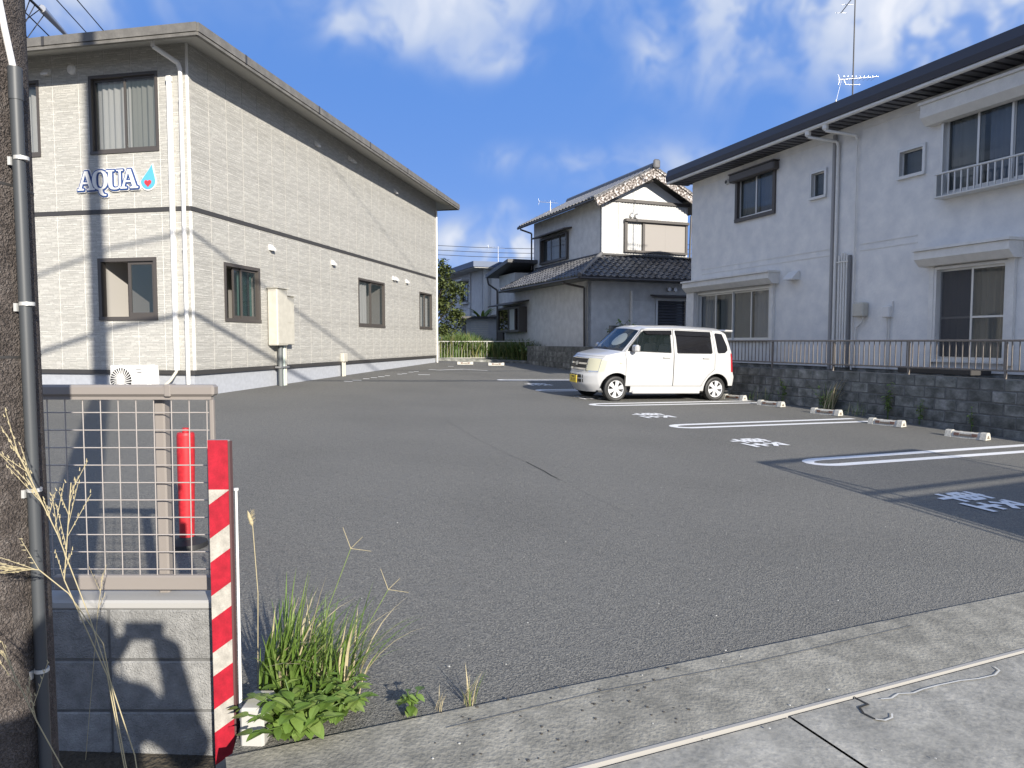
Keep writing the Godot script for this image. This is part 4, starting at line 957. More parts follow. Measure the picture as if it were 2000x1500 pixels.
	b = MB.new(); b.tube([Vector3(-0.5, 4.7, -9.7), Vector3(-0.45, 4.35, -9.65), Vector3(-0.08, 4.05, -9.4), Vector3(-0.08, 1.3, -9.4)], 0.045, 8); part(H, "downpipe", b, M.bronze)
	antenna(V(1.76, 7.1, 33.0), 0.85, "small television aerial on the tiled roof of the old house", false)
	# block pier between the yards
	var bk := MB.new(); bk.bb(0.4, 1.5, 1.27, 2.1, 0.9, 1.05); one("yard_wall", bk, M.block[2], "low block screen wall at the corner of the tiled house", "wall", "", xf)

func build_far_house() -> void:
	var xf := frame_xf(V(-1.62, 0.6, 40.0), Vector3(0.93, 0, -0.36))
	var H := thing("far_house", "distant pale house with a blue flat-edged roof beyond the grass", "house", xf)
	var LF := Transform3D(Basis(Vector3(0, 0, 1), Vector3.UP, Vector3(-1, 0, 0)), Vector3.ZERO)
	var w := [-4.1, 3.25, -2.7, 4.45]
	part(H, "wall", wall_mb(-9.0, 0.0, 0.0, 5.0, [hole(w)], -0.15, 0.0), M.far_wall, LF)
	part(H, "wall", wall_mb(0.0, 7.0, 0.0, 5.0, [], -0.15, 0.0), M.far_wall)
	var b := MB.new(); b.bb(6.85, 7.0, 0.0, 5.0, -9.0, -0.151); b.bb(0.151, 6.85, 0.0, 5.0, -9.0, -8.85); part(H, "wall", b, M.far_wall)
	b = MB.new(); b.bb(0.45, 7.0, 2.4, 4.95, 0.0, 0.12); part(H, "white_panel", b, M.plaster_white)
	b = MB.new(); b.bb(0.0, 0.22, 0.0, 4.98, 0.0, 0.16); part(H, "corner_pier", b, M.plaster_white)
	b = MB.new(); b.bb(-0.8, 7.8, 5.0, 5.30, -9.8, 0.75); part(H, "roof", b, M.blue_roof)
	b = MB.new(); b.bb(-0.72, 7.72, 4.95, 4.999, -9.7, 0.67); part(H, "soffit", b, M.far_wall)
	window(H, LF, w, {"frame": M.dark_trim, "room": M.room, "fw": 0.09, "curtains": [[0.5, 0.7, 2, M.curtain]]})
	b = MB.new(); b.bb(-4.2, -2.6, 3.15, 3.25, 0.0, 0.2); part(H, "sill", b, M.far_wall, LF)
	b = MB.new(); b.bb(-4.3, -2.5, 4.5, 4.6, 0.0, 0.5); part(H, "canopy", b, M.far_wall, LF)
	b = MB.new(); b.cyl(Vector3(-2.2, 0, 0.05), Vector3(-2.2, 4.9, 0.05), 0.06, 0.06, 8); part(H, "downpipe", b, M.far_wall, LF)
	antenna(V(-0.77, 5.9, 40.0), 0.9, "small aerial on the blue edged roof of the distant house", false)
	var S := thing("garden_shed", "low grey garden shed with a dark flat roof beyond the grass", "shed", frame_xf(V(-2.35, 0.6, 36.5), Vector3(0.97, 0, -0.2)))
	b = MB.new(); b.bb(0, 3.4, 0, 2.1, -2.4, 0); part(S, "wall", b, M.far_wall)
	b = MB.new(); b.bb(-0.3, 3.6, 2.1, 2.2, -2.6, 0.3); part(S, "roof", b, M.dark_trim)
	b = MB.new()
	for k in 9: b.bb(0.25, 1.15, 1.0 + k * 0.11, 1.08 + k * 0.11, 0.0, 0.03)
	part(S, "shutter", b, M.stucco_trim)

# ---------- boundary wall, railing, wheel stops ----------
func build_boundary() -> void:
	var xf := Transform3D(Basis(Vector3(0.3794, 0, 0.9253).normalized(), Vector3.UP, Vector3(-0.9253, 0, 0.3794).normalized()), V(7.97, 0, 11.2))
	var Wl := thing("block_wall", "weathered grey concrete block wall along the parking bays", "wall", xf)
	var b := MB.new(); b.bb(-9.5, 2.6, -0.4, 0.915, -0.145, -0.008); b.bb(-19.4, -9.51, -0.2, 1.345, -0.145, -0.008); part(Wl, "core", b, M.joint)
	var vs := []
	for k in 3:
		var q := MB.new(); q.cbox(Vector3.ZERO, Vector3(0.39, 0.188, 0.16), 0.008 + 0.003 * k); vs.append(q.mesh())
	for seg in [[2.6, -9.5, 0.92, 5], [-9.5, -19.4, 1.35, 5]]:
		for j in seg[3]:
			var x: float = seg[0] - (0.2 if j % 2 == 1 else 0.0)
			while x - 0.39 > seg[1] - 0.05:
				part(Wl, "block", vs[rng.randi() % 3], M.block[rng.randi() % 4], Transform3D(Basis(Vector3.UP, r(-0.004, 0.004)), Vector3(x - 0.2, seg[2] - 0.1 - j * 0.2, -0.08 + r(-0.003, 0.003))))
				x -= 0.4
	# railing on top
	var R := thing("railing", "brown steel railing with thin upright bars on the block wall", "railing", xf)
	b = MB.new(); b.cbox(Vector3(-3.2, 1.535, -0.09), Vector3(11.0, 0.035, 0.045), 0.008); part(R, "top_rail", b, M.rail_brown)
	b = MB.new(); b.cbox(Vector3(-3.2, 1.05, -0.09), Vector3(11.0, 0.03, 0.04), 0.006); part(R, "bottom_rail", b, M.rail_brown)
	b = MB.new(); b.box(Vector3.ZERO, Vector3(0.014, 0.452, 0.014)); var bm := b.mesh()
	var x := 2.2
	while x > -8.6:
		part(R, "bar", bm, M.rail_brown, Transform3D(Basis(Vector3(0, 0, 1), r(-0.006, 0.006)), Vector3(x, 1.291, -0.09))); x -= 0.118
	x = 1.5
	while x > -8.8:
		b = MB.new(); b.cbox(Vector3(x, 1.20, -0.09), Vector3(0.035, 0.63, 0.036), 0.005); part(R, "post", b, M.rail_brown); x -= 1.75
	# wheel stops
	var S := thing("wheel_stop", "", "wheel stop", I)
	b = MB.new()
	b.prism(PackedVector2Array([Vector2(-0.075, 0.0), Vector2(0.075, 0.0), Vector2(0.05, 0.085), Vector2(0.03, 0.10), Vector2(-0.03, 0.10), Vector2(-0.055, 0.075)]), -0.21, 0.21, Transform3D(Basis(Vector3(0, 0, 1), Vector3(0, 1, 0), Vector3(1, 0, 0)), Vector3.ZERO)); part(S, "body", b, M.stop)
	for sx in [-1.0, 1.0]:
		b = MB.new(); b.prism(PackedVector2Array([Vector2(-0.085, 0.0), Vector2(0.085, 0.0), Vector2(0.055, 0.095), Vector2(0.035, 0.112), Vector2(-0.035, 0.112), Vector2(-0.062, 0.085)]), -0.045, 0.045, Transform3D(Basis(Vector3(0, 0, 1), Vector3(0, 1, 0), Vector3(1, 0, 0)), Vector3(sx * 0.255, 0, 0))); part(S, "end_block", b, M.stop)
		b = MB.new(); b.prism(PackedVector2Array([Vector2(-0.04, 0.02), Vector2(0.035, 0.02), Vector2(0.0, 0.075)]), -0.003, 0.003, Transform3D(Basis(Vector3(0, 0, 1), Vector3(0, 1, 0), Vector3(1, 0, 0)), Vector3(sx * 0.3005, 0, 0))); part(S, "recess", b, M.stop_dark)
		b = MB.new(); b.box(Vector3(sx * 0.13, 0.058, 0.0655), Vector3(0.075, 0.045, 0.01), Basis(Vector3(1, 0, 0), -0.28)); part(S, "reflector", b, M.reflector)
		b = MB.new(); b.box(Vector3(sx * 0.13, 0.1005, 0.0), Vector3(0.05, 0.004, 0.05)); part(S, "bolt_hole", b, M.stop_dark)
	b = MB.new(); b.box(Vector3(0, 0.1005, 0), Vector3(0.12, 0.004, 0.03)); b.box(Vector3(0, 0.05, 0.0685), Vector3(0.16, 0.03, 0.006), Basis(Vector3(1, 0, 0), -0.28)); part(S, "groove", b, M.stop_dark)
	var fx := Vector3(0.54, 0, 0.84).normalized()
	var at := func(p: Vector2, ax: Vector3) -> Transform3D: return frame_xf(G(p.x, p.y, 0.002), ax)
	var L := [[Vector2(7.13, 11.08), "white wheel stop nearest the loop of the last bay by the road"], [Vector2(6.55, 12.38), "white wheel stop touching the end of the second painted loop"], [Vector2(6.13, 13.82), "white wheel stop in the middle of the empty bay next to the car"], [Vector2(5.52, 15.12), "white wheel stop at the end of the painted loop beside the car"], [Vector2(5.12, 16.35), "white wheel stop behind the rear wheel of the white car"], [Vector2(4.42, 17.2), "white wheel stop under the tail of the white car"]]
	L[0][1] = "white wheel stop beside the painted loop by the road"
	for i in L.size():
		if i == 0:
			S.transform = at.call(L[0][0], fx); tag(S, L[0][1], "wheel stop", "wheel stops along the block wall")
		else: copy(S, "wheel_stop", at.call(L[i][0], fx), L[i][1], "wheel stops along the block wall")
	for q in [[Vector2(-1.78, 27.1), "sunlit concrete wheel stop before the grass at the far end"], [Vector2(-0.60, 27.1), "shaded concrete wheel stop before the grass at the far end"]]:
		copy(S, "wheel_stop", at.call(q[0], Vector3(1, 0, -0.06)), q[1], "wheel stops at the far end")
	# low pipe rail at the far end
	var F := thing("pipe_rail", "low pale pipe rail with thin bars in front of tall grass", "railing", frame_xf(V(-3.1, 0.72, 30.0), Vector3(1, 0, -0.12)))
	b = MB.new(); b.cyl(Vector3(0, 0.80, 0), Vector3(4.05, 0.80, 0), 0.022, 0.022, 8); part(F, "top_rail", b, M.rail_white)
	b = MB.new(); b.cyl(Vector3(0, 0.10, 0), Vector3(4.05, 0.10, 0), 0.02, 0.02, 8); part(F, "bottom_rail", b, M.rail_white)
	for px in [0.02, 2.05, 3.72]:
		b = MB.new(); b.cyl(Vector3(px, -0.1, 0), Vector3(px, 0.80, 0), 0.024, 0.024, 8); part(F, "post", b, M.rail_white)
	b = MB.new(); b.cyl(Vector3(0, 0.11, 0), Vector3(0, 0.79, 0), 0.006, 0.006, 5); bm = b.mesh()
	for k in 16: part(F, "bar", bm, M.rail_white, Transform3D(Basis.IDENTITY, Vector3(0.14 + k * 0.12, 0, 0)))

# ---------- car ----------
var EP := [[1.50, .22], [1.60, .38], [1.63, .55], [1.61, .62], [1.55, .90], [1.47, .985], [1.06, 1.075], [.60, 1.555], [.45, 1.585], [-.5, 1.60], [-1.42, 1.57], [-1.56, 1.50], [-1.70, 1.08], [-1.76, .65], [-1.80, .55], [-1.76, .25]]
var CP := [[1.74, .19], [1.86, .36], [1.87, .55], [1.83, .61], [1.77, .90], [1.66, 1.00], [1.24, 1.10], [.70, 1.60], [.5, 1.645], [-.5, 1.67], [-1.5, 1.645], [-1.68, 1.575], [-1.79, 1.08], [-1.84, .65], [-1.90, .55], [-1.86, .24]]
func car_hw(x: float, y: float) -> float:
	var w := 0.7375
	if y < 0.5: w -= 0.05 * pow((0.5 - y) / 0.3, 2.0)
	if y > 0.95: w -= 0.14 * pow((y - 0.95) / 0.65, 1.35)
	if x > 1.0: w -= 0.16 * pow(minf((x - 1.0) / 0.65, 1.0), 2.6)
	if x < -1.45: w -= 0.06 * pow((-1.45 - x) / 0.35, 2.0)
	return w
func car_pt(k: float, t: float) -> Vector3:
	var i := clampi(int(floor(k)), 0, EP.size() - 2); var f := k - i
	var e := Vector2(EP[i][0], EP[i][1]).lerp(Vector2(EP[i + 1][0], EP[i + 1][1]), f)
	var c := Vector2(CP[i][0], CP[i][1]).lerp(Vector2(CP[i + 1][0], CP[i + 1][1]), f)
	var q := e.lerp(c, 1.0 - absf(t) * t * t if t >= 0 else 1.0 + t * t * t)
	return Vector3(q.x, q.y, -t * car_hw(e.x, e.y))
func car_patch(k0: float, k1: float, t0: float, t1: float, off: float, nk: int, nt: int) -> MB:
	var b := MB.new()
	var nrm := func(k: float, t: float) -> Vector3:
		var d := 0.06
		var a := car_pt(minf(k + d, 14.99), t) - car_pt(maxf(k - d, 0.0), t); var c := car_pt(k, minf(t + d, 1.0)) - car_pt(k, maxf(t - d, -1.0))
		return c.cross(a).normalized()
	for i in nk:
		for j in nt:
			var P := []; var N := []
			for e in [[0, 0], [0, 1], [1, 1], [1, 0]]:
				var k := lerpf(k0, k1, (i + e[0]) / float(nk)); var t := lerpf(t0, t1, (j + e[1]) / float(nt))
				var nv: Vector3 = nrm.call(k, t)
				P.append(car_pt(k, t) + nv * off); N.append(nv)
			b.quadn(P[0], P[1], P[2], P[3], N[0], N[1], N[2], N[3])
	return b
func car_side(region: PackedVector2Array, cuts: Array, sg: float, off := 0.0) -> MB:
	# a piece of the body side, cut on a fine grid and bent to the side of the car
	var b := MB.new()
	var st := 0.09
	var bx := Rect2(region[0], Vector2.ZERO)
	for p in region: bx = bx.expand(p)
	var f3 := func(p: Vector2) -> Vector3: return Vector3(p.x, p.y, -sg * (car_hw(p.x, p.y) + off))
	var fn := func(p: Vector2) -> Vector3:
		var dx := (car_hw(p.x + 0.02, p.y) - car_hw(p.x - 0.02, p.y)) / 0.04; var dy := (car_hw(p.x, p.y + 0.02) - car_hw(p.x, p.y - 0.02)) / 0.04
		return Vector3(-dx, -dy, -sg).normalized()
	for i in int(ceil(bx.size.x / st)):
		for j in int(ceil(bx.size.y / st)):
			var q := bx.position + Vector2(i, j) * st
			var pcs: Array = Geometry2D.intersect_polygons(PackedVector2Array([q, q + Vector2(st, 0), q + Vector2(st, st), q + Vector2(0, st)]), region)
			for c in cuts:
				var nx := []
				for p in pcs: nx.append_array(Geometry2D.clip_polygons(p, c))
				pcs = nx
			for p in pcs:
				var id := Geometry2D.triangulate_polygon(p)
				for t in range(0, id.size(), 3):
					var A: Vector2 = p[id[t]]; var B: Vector2 = p[id[t + 1]]; var C: Vector2 = p[id[t + 2]]
					if ((B - A).cross(C - A) < 0) == (sg > 0): var w := B; B = C; C = w
					# seen from the near side x runs to the left
					b.trin(f3.call(A), f3.call(C), f3.call(B), fn.call(A), fn.call(C), fn.call(B))
	return b
func disc(cx: float, cy: float, rad: float) -> PackedVector2Array:
	var p := PackedVector2Array()
	for k in 40: p.append(Vector2(cx + rad * cos(TAU * k / 40.0), cy + rad * sin(TAU * k / 40.0)))
	return p

func build_car() -> void:
	var fwd := Vector3(-0.935, 0, 0.355).normalized()
	var mid := V(3.365, gy(3.365, 15.55) + 0.0, 15.55)
	var near := Vector3(0.355, 0, 0.935).normalized()
	var up := Vector3(0.0325, 1, 0.0216).normalized()
	var X := (fwd - up * fwd.dot(up)).normalized(); var Z := X.cross(up)
	var C := thing("parked_car", "white boxy light car with six-spoke wheels parked facing the apartment building", "car", Transform3D(Basis(X, up, Z), mid - near * 0.66 - fwd * -0.045 + Vector3(0, 0.004, 0)))
	var ol := PackedVector2Array()
	for e in EP: ol.append(Vector2(e[0], e[1]))
	ol[0].y = 0.2
	var ar := [disc(1.22, 0.29, 0.335), disc(-1.31, 0.29, 0.335)]
	var wF := PackedVector2Array([Vector2(1.0, 1.085), Vector2(0.96, 1.16), Vector2(0.64, 1.50), Vector2(0.56, 1.535), Vector2(-0.07, 1.55), Vector2(-0.10, 1.53), Vector2(-0.10, 1.07), Vector2(-0.08, 1.06)])
	var wR := PackedVector2Array([Vector2(-0.24, 1.07), Vector2(-0.22, 1.53), Vector2(-0.25, 1.555), Vector2(-1.10, 1.545), Vector2(-1.14, 1.52), Vector2(-1.17, 1.09), Vector2(-1.14, 1.06), Vector2(-0.27, 1.055)])
	var wQ := PackedVector2Array([Vector2(-1.30, 1.10), Vector2(-1.25, 1.50), Vector2(-1.28, 1.525), Vector2(-1.45, 1.51), Vector2(-1.57, 1.24), Vector2(-1.58, 1.15), Vector2(-1.50, 1.085), Vector2(-1.33, 1.075)])
	var dF := PackedVector2Array([Vector2(1.02, 0.345), Vector2(1.02, 0.9), Vector2(1.06, 1.065), Vector2(0.60, 1.552), Vector2(-0.155, 1.575), Vector2(-0.155, 0.345)])
	var dR := PackedVector2Array([Vector2(-0.165, 0.345), Vector2(-0.165, 1.575), Vector2(-1.19, 1.565), Vector2(-1.235, 1.06), Vector2(-1.235, 0.72), Vector2(-1.08, 0.60), Vector2(-0.95, 0.44), Vector2(-0.90, 0.345)])
	var gap := func(p: PackedVector2Array, d: float) -> PackedVector2Array:
		var q := Geometry2D.offset_polygon(p, d); return q[0]
	var gF: PackedVector2Array = gap.call(dF, 0.004); var gR: PackedVector2Array = gap.call(dR, 0.004)
	for sg in [1.0, -1.0]:
		var clip := func(x0: float, x1: float, y0: float, y1: float) -> PackedVector2Array: return Geometry2D.intersect_polygons(ol, PackedVector2Array([Vector2(x0, y0), Vector2(x1, y0), Vector2(x1, y1), Vector2(x0, y1)]))[0]
		part(C, "front_wing", car_side(clip.call(0.95, 3.0, 0.0, 1.078), [ar[0], gF], sg), M.carpaint)
		part(C, "sill", car_side(clip.call(-1.0, 0.95, 0.0, 0.349), [ar[0], ar[1], gF, gR], sg), M.carpaint)
		part(C, "roof_rail", car_side(clip.call(-0.85, 3.0, 1.0785, 2.0), [gF, gR], sg), M.carpaint)
		var bd := part(C, "rear_quarter", car_side(clip.call(-3.0, -0.8505, 0.35, 2.0), [ar[1], gR, wQ], sg), M.carpaint)
		var fd := part(C, "door", car_side(gap.call(dF, -0.004), [wF], sg), M.carpaint)
		var rd := part(C, "door", car_side(gap.call(dR, -0.004), [wR, ar[1]], sg), M.carpaint)
		part(bd, "seam", car_side(gap.call(dF, 0.02), [gap.call(dF, -0.02)], sg, -0.012), M.blackplastic)
		part(bd, "seam", car_side(gap.call(dR, 0.02), [gap.call(dR, -0.02)], sg, -0.0125), M.blackplastic)
		part(fd, "pane", car_side(gap.call(wF, 0.01), [], sg, -0.008), M.carglass); part(rd, "pane", car_side(gap.call(wR, 0.01), [], sg, -0.008), M.privacy); part(bd, "pane", car_side(gap.call(wQ, 0.01), [], sg, -0.008), M.privacy)
		part(fd, "window_seal", car_side(gap.call(wF, 0.012), [gap.call(wF, -0.012)], sg, -0.003), M.blackplastic); part(rd, "window_seal", car_side(gap.call(wR, 0.012), [gap.call(wR, -0.012)], sg, -0.003), M.blackplastic)
		# rain visors over the side windows
		part(fd, "rain_visor", car_side(PackedVector2Array([Vector2(0.60, 1.535), Vector2(-0.12, 1.555), Vector2(-0.12, 1.46), Vector2(0.50, 1.455)]), [], sg, 0.02), M.privacy)
		part(rd, "rain_visor", car_side(PackedVector2Array([Vector2(-0.21, 1.557), Vector2(-1.13, 1.547), Vector2(-1.14, 1.44), Vector2(-0.22, 1.45)]), [], sg, 0.02), M.privacy)
		for q in [[fd, -0.03], [rd, -1.05]]:
			var h := MB.new(); h.cbox(Vector3(q[1] + 0.06, 0.965, -sg * (car_hw(q[1], 0.965) + 0.016)), Vector3(0.17, 0.03, 0.028), 0.01); part(q[0], "handle", h, M.carpaint)
			h = MB.new(); h.bb(q[1] - 0.03, q[1] + 0.15, 0.945, 0.955, -0.004 - sg * (car_hw(q[1], 0.95)), 0.004 - sg * (car_hw(q[1], 0.95))); part(q[0], "handle_recess", h, M.stop_dark)
		var md := MB.new()
		md.cbox(Vector3(0.86, 1.15, -sg * 0.83), Vector3(0.11, 0.155, 0.20), 0.035); var mr := part(C, "mirror", md, M.carpaint)
		md = MB.new(); md.bb(0.80, 0.803, 1.09, 1.21, -sg * 0.83 - 0.08, -sg * 0.83 + 0.08); part(mr, "mirror_glass", md, M.chrome)
		md = MB.new(); md.cyl(Vector3(0.92, 1.10, -sg * 0.66), Vector3(0.88, 1.12, -sg * 0.77), 0.03, 0.03, 8); part(mr, "arm", md, M.blackplastic)
		md = MB.new(); md.cbox(Vector3(0.98 + 0.16, 0.83, -sg * (car_hw(1.14, 0.83) + 0.002)), Vector3(0.06, 0.03, 0.015), 0.006); part(bd, "side_repeater", md, M.amber)
		md = MB.new(); md.cbox(Vector3(-0.03, 0.22, -sg * 0.69), Vector3(1.72, 0.09, 0.07), 0.02); part(C, "sill_skirt", md, M.carpaint)
		# wheels
		for wx in [1.22, -1.31]:
			var wo := Transform3D(Basis(Vector3(1, 0, 0), Vector3(0, 0, -sg), Vector3(0, sg, 0)), Vector3(wx, 0.275, -sg * 0.60))
			var b := MB.new(); b.lathe([Vector2(0.185, -0.07), Vector2(0.24, -0.085), Vector2(0.268, -0.07), Vector2(0.275, -0.03), Vector2(0.275, 0.06), Vector2(0.266, 0.088), Vector2(0.235, 0.10), Vector2(0.195, 0.092), Vector2(0.187, 0.07)], 40, wo); var wh := part(C, "wheel", b, M.rubber)
			b = MB.new(); b.lathe([Vector2(0.188, 0.088), Vector2(0.183, 0.098), Vector2(0.172, 0.09), Vector2(0.165, 0.03), Vector2(0.165, -0.06)], 36, wo)
			for k in 6:
				var an := TAU * k / 6.0 + 0.3
				var c := Vector2(cos(an), sin(an)); var n2 := Vector2(-c.y, c.x)
				b.prism(PackedVector2Array([c * 0.04 + n2 * 0.022, c * 0.04 - n2 * 0.022, c * 0.172 - n2 * 0.047, c * 0.172 + n2 * 0.047]), 0.06, 0.088, wo * Transform3D(Basis(Vector3(1, 0, 0), Vector3(0, 0, -1), Vector3(0, 1, 0)), Vector3.ZERO))
			b.lathe([Vector2(0.055, 0.06), Vector2(0.052, 0.092), Vector2(0.03, 0.096), Vector2(0.0, 0.097)], 20, wo)
			part(wh, "rim", b, M.rim)
			b = MB.new(); b.lathe([Vector2(0.165, 0.02), Vector2(0.0, 0.02)], 24, wo); part(wh, "brake_shield", b, M.blackplastic)
		# arch liners
		for wx in [1.22, -1.31]:
			var b := MB.new()
			for k in 20:
				var a0 := PI * k / 20.0; var a1 := PI * (k + 1) / 20.0
				var p0 := Vector3(wx + 0.337 * cos(a0), 0.29 + 0.337 * sin(a0), 0); var p1 := Vector3(wx + 0.337 * cos(a1), 0.29 + 0.337 * sin(a1), 0)
				var zo := Vector3(0, 0, -sg * (0.70 if wx < 0 else 0.655)); var zi := Vector3(0, 0, -sg * 0.40)
				b.quad(p0 + zo, p1 + zo, p1 + zi, p0 + zi); b.tri(p0 + zi, p1 + zi, Vector3(wx, 0.29, -sg * 0.40))
			part(C, "arch_liner", b, M.blackplastic)
	# skins across the car
	part(C, "front_bumper", car_patch(0, 2.9, -1, 1, 0, 8, 20), M.carpaint)
	part(C, "nose", car_patch(2.95, 4.6, -1, 1, 0, 6, 20), M.carpaint)
	part(C, "bonnet", car_patch(4.65, 6.0, -1, 1, 0, 8, 16), M.carpaint)
	part(C, "windscreen", car_patch(6.06, 6.95, -0.93, 0.93, -0.004, 6, 14), M.carglass)
	part(C, "windscreen_seal", car_patch(6.0, 6.1, -1, 1, -0.002, 1, 14), M.blackplastic)
	part(C, "pillar", car_patch(6.0, 7.0, 0.92, 1, 0, 6, 2), M.carpaint); part(C, "pillar", car_patch(6.0, 7.0, -1, -0.92, 0, 6, 2), M.carpaint)
	part(C, "roof", car_patch(6.93, 11.0, -1, 1, 0, 20, 14), M.carpaint)
	var rh := part(C, "tailgate", car_patch(11.0, 13.9, -1, 1, 0, 10, 14), M.carpaint)
	part(rh, "pane", car_patch(11.15, 11.95, -0.86, 0.86, 0.004, 5, 10), M.privacy)
	part(C, "rear_bumper", car_patch(13.95, 14.99, -1, 1, 0, 5, 14), M.carpaint)
	var b := MB.new(); b.cbox(Vector3(-1.72, 1.585, 0), Vector3(0.22, 0.045, 1.08), 0.018); part(C, "spoiler", b, M.carpaint)
	b = MB.new(); b.bb(-1.7, 1.6, 0.2, 0.24, -0.62, 0.62); part(C, "floor_pan", b, M.blackplastic)
	# face: lamps, grille bars, lower intake, plate
	for t in [[0.60, 0.99], [-0.99, -0.60]]:
		var hl := part(C, "headlamp", car_patch(3.12, 4.12, t[0], t[1], 0.008, 6, 6), M.lamp_clear)
		part(hl, "bezel", car_patch(3.05, 4.20, t[0] - 0.02, t[1] + 0.01, 0.003, 6, 6), M.chrome)
		part(C, "tail_lamp", car_patch(12.1, 13.3, 0.86 if t[0] > 0 else -1.0, 1.0 if t[0] > 0 else -0.86, 0.006, 6, 3), M.lamp_red)
		var q := MB.new(); q = car_side(PackedVector2Array([Vector2(-1.66, 1.08), Vector2(-1.70, 1.08), Vector2(-1.755, 0.66), Vector2(-1.70, 0.66)]), [], signf(t[0]), 0.004); part(C, "tail_lamp", q, M.lamp_red)
		q = car_side(PackedVector2Array([Vector2(1.61, 0.63), Vector2(1.555, 0.885), Vector2(1.44, 0.87), Vector2(1.50, 0.65)]), [], signf(t[0]), 0.005); part(hl, "side_lens", q, M.lamp_clear)
	var gr := part(C, "grille", car_patch(3.15, 4.05, -0.56, 0.56, 0.004, 5, 10), M.blackplastic)
	for k in [3.15, 3.55, 3.98]: part(gr, "grille_bar", car_patch(k, k + 0.13, -0.58, 0.58, 0.016, 2, 10), M.chrome)
	part(gr, "emblem", car_patch(3.45, 3.75, -0.07, 0.07, 0.022, 2, 2), M.chrome)
	var it := part(C, "lower_intake", car_patch(1.15, 2.05, -0.55, 0.55, 0.004, 3, 10), M.blackplastic)
	part(it, "intake_bar", car_patch(1.52, 1.66, -0.55, 0.55, 0.01, 2, 10), M.carpaint)
	for k in 5: part(it, "intake_bar", car_patch(1.15, 2.05, -0.50 + k * 0.25 - 0.02, -0.50 + k * 0.25 + 0.02, 0.012, 3, 1), M.carpaint)
	b = MB.new(); b.cbox(Vector3(1.888, 0.45, 0.02), Vector3(0.012, 0.165, 0.33), 0.003); var pl := part(C, "number_plate", b, M.plate)
	b = MB.new(); b.bb(1.8945, 1.896, 0.40, 0.46, -0.06, -0.045); b.bb(1.8945, 1.896, 0.40, 0.46, 0.0, 0.015); b.bb(1.8945, 1.896, 0.40, 0.46, 0.08, 0.095); b.bb(1.8945, 1.896, 0.485, 0.51, -0.03, 0.08); part(pl, "digits", b, M.blackplastic)
	for q in [[0.35, -0.05], [-0.20, -0.5]]:
		var A := car_pt(6.03, q[0]) + Vector3(0.01, 0.015, 0); var B := car_pt(6.12, q[1]) + Vector3(0.012, 0.015, 0)
		b = MB.new(); b.cyl(A, B, 0.009, 0.006, 6); part(C, "wiper", b, M.blackplastic)
	b = MB.new(); b.cyl(Vector3(0.52, 1.63, 0.30), Vector3(0.40, 1.78, 0.30), 0.006, 0.004, 5); part(C, "aerial", b, M.blackplastic)
	# cabin: dashboard, seats, steering wheel; a folded reflecting shade behind the windscreen
	b = MB.new(); b.cbox(Vector3(0.98, 0.98, 0), Vector3(0.42, 0.20, 1.22), 0.05); part(C, "dashboard", b, M.blackplastic)
	for z in [-0.32, 0.32]:
		for xx in [0.05, -0.85]:
			b = MB.new(); b.cbox(Vector3(xx + 0.05, 0.62, z), Vector3(0.50, 0.18, 0.48), 0.06); b.cbox(Vector3(xx - 0.22, 0.95, z), Vector3(0.14, 0.60, 0.46), 0.05, Basis(Vector3(0, 0, 1), 0.18)); b.cbox(Vector3(xx - 0.30, 1.33, z), Vector3(0.09, 0.17, 0.26), 0.04); part(C, "seat", b, mat(0.18, 0.18, 0.17, 0.9))
	b = MB.new(); b.lathe([Vector2(0.165, 0.0), Vector2(0.18, 0.012), Vector2(0.195, 0.0), Vector2(0.18, -0.012), Vector2(0.165, 0.0)], 24, Transform3D(Basis(Vector3(0, 0, 1), 1.0), Vector3(0.66, 1.08, 0.32))); part(C, "steering_wheel", b, M.blackplastic)
	var sp := MB.new()
	var pp := []
	for k in 20:
		var an := TAU * k / 20.0
		pp.append(Vector2(0.50 + 0.34 * cos(an) * (0.8 if cos(an) < 0 else 1.0), -0.30 + 0.30 * sin(an)))
	for k in 20:
		var f := func(p: Vector2) -> Vector3: return car_pt(6.06 + p.x * 0.88, -p.y * 1.1 - 0.05) + Vector3(-0.05, -0.035, 0)
		sp.tri(f.call(Vector2(0.5, -0.3)), f.call(pp[k]), f.call(pp[(k + 1) % 20]))
	part(C, "sunshade", sp, M.sunshade)

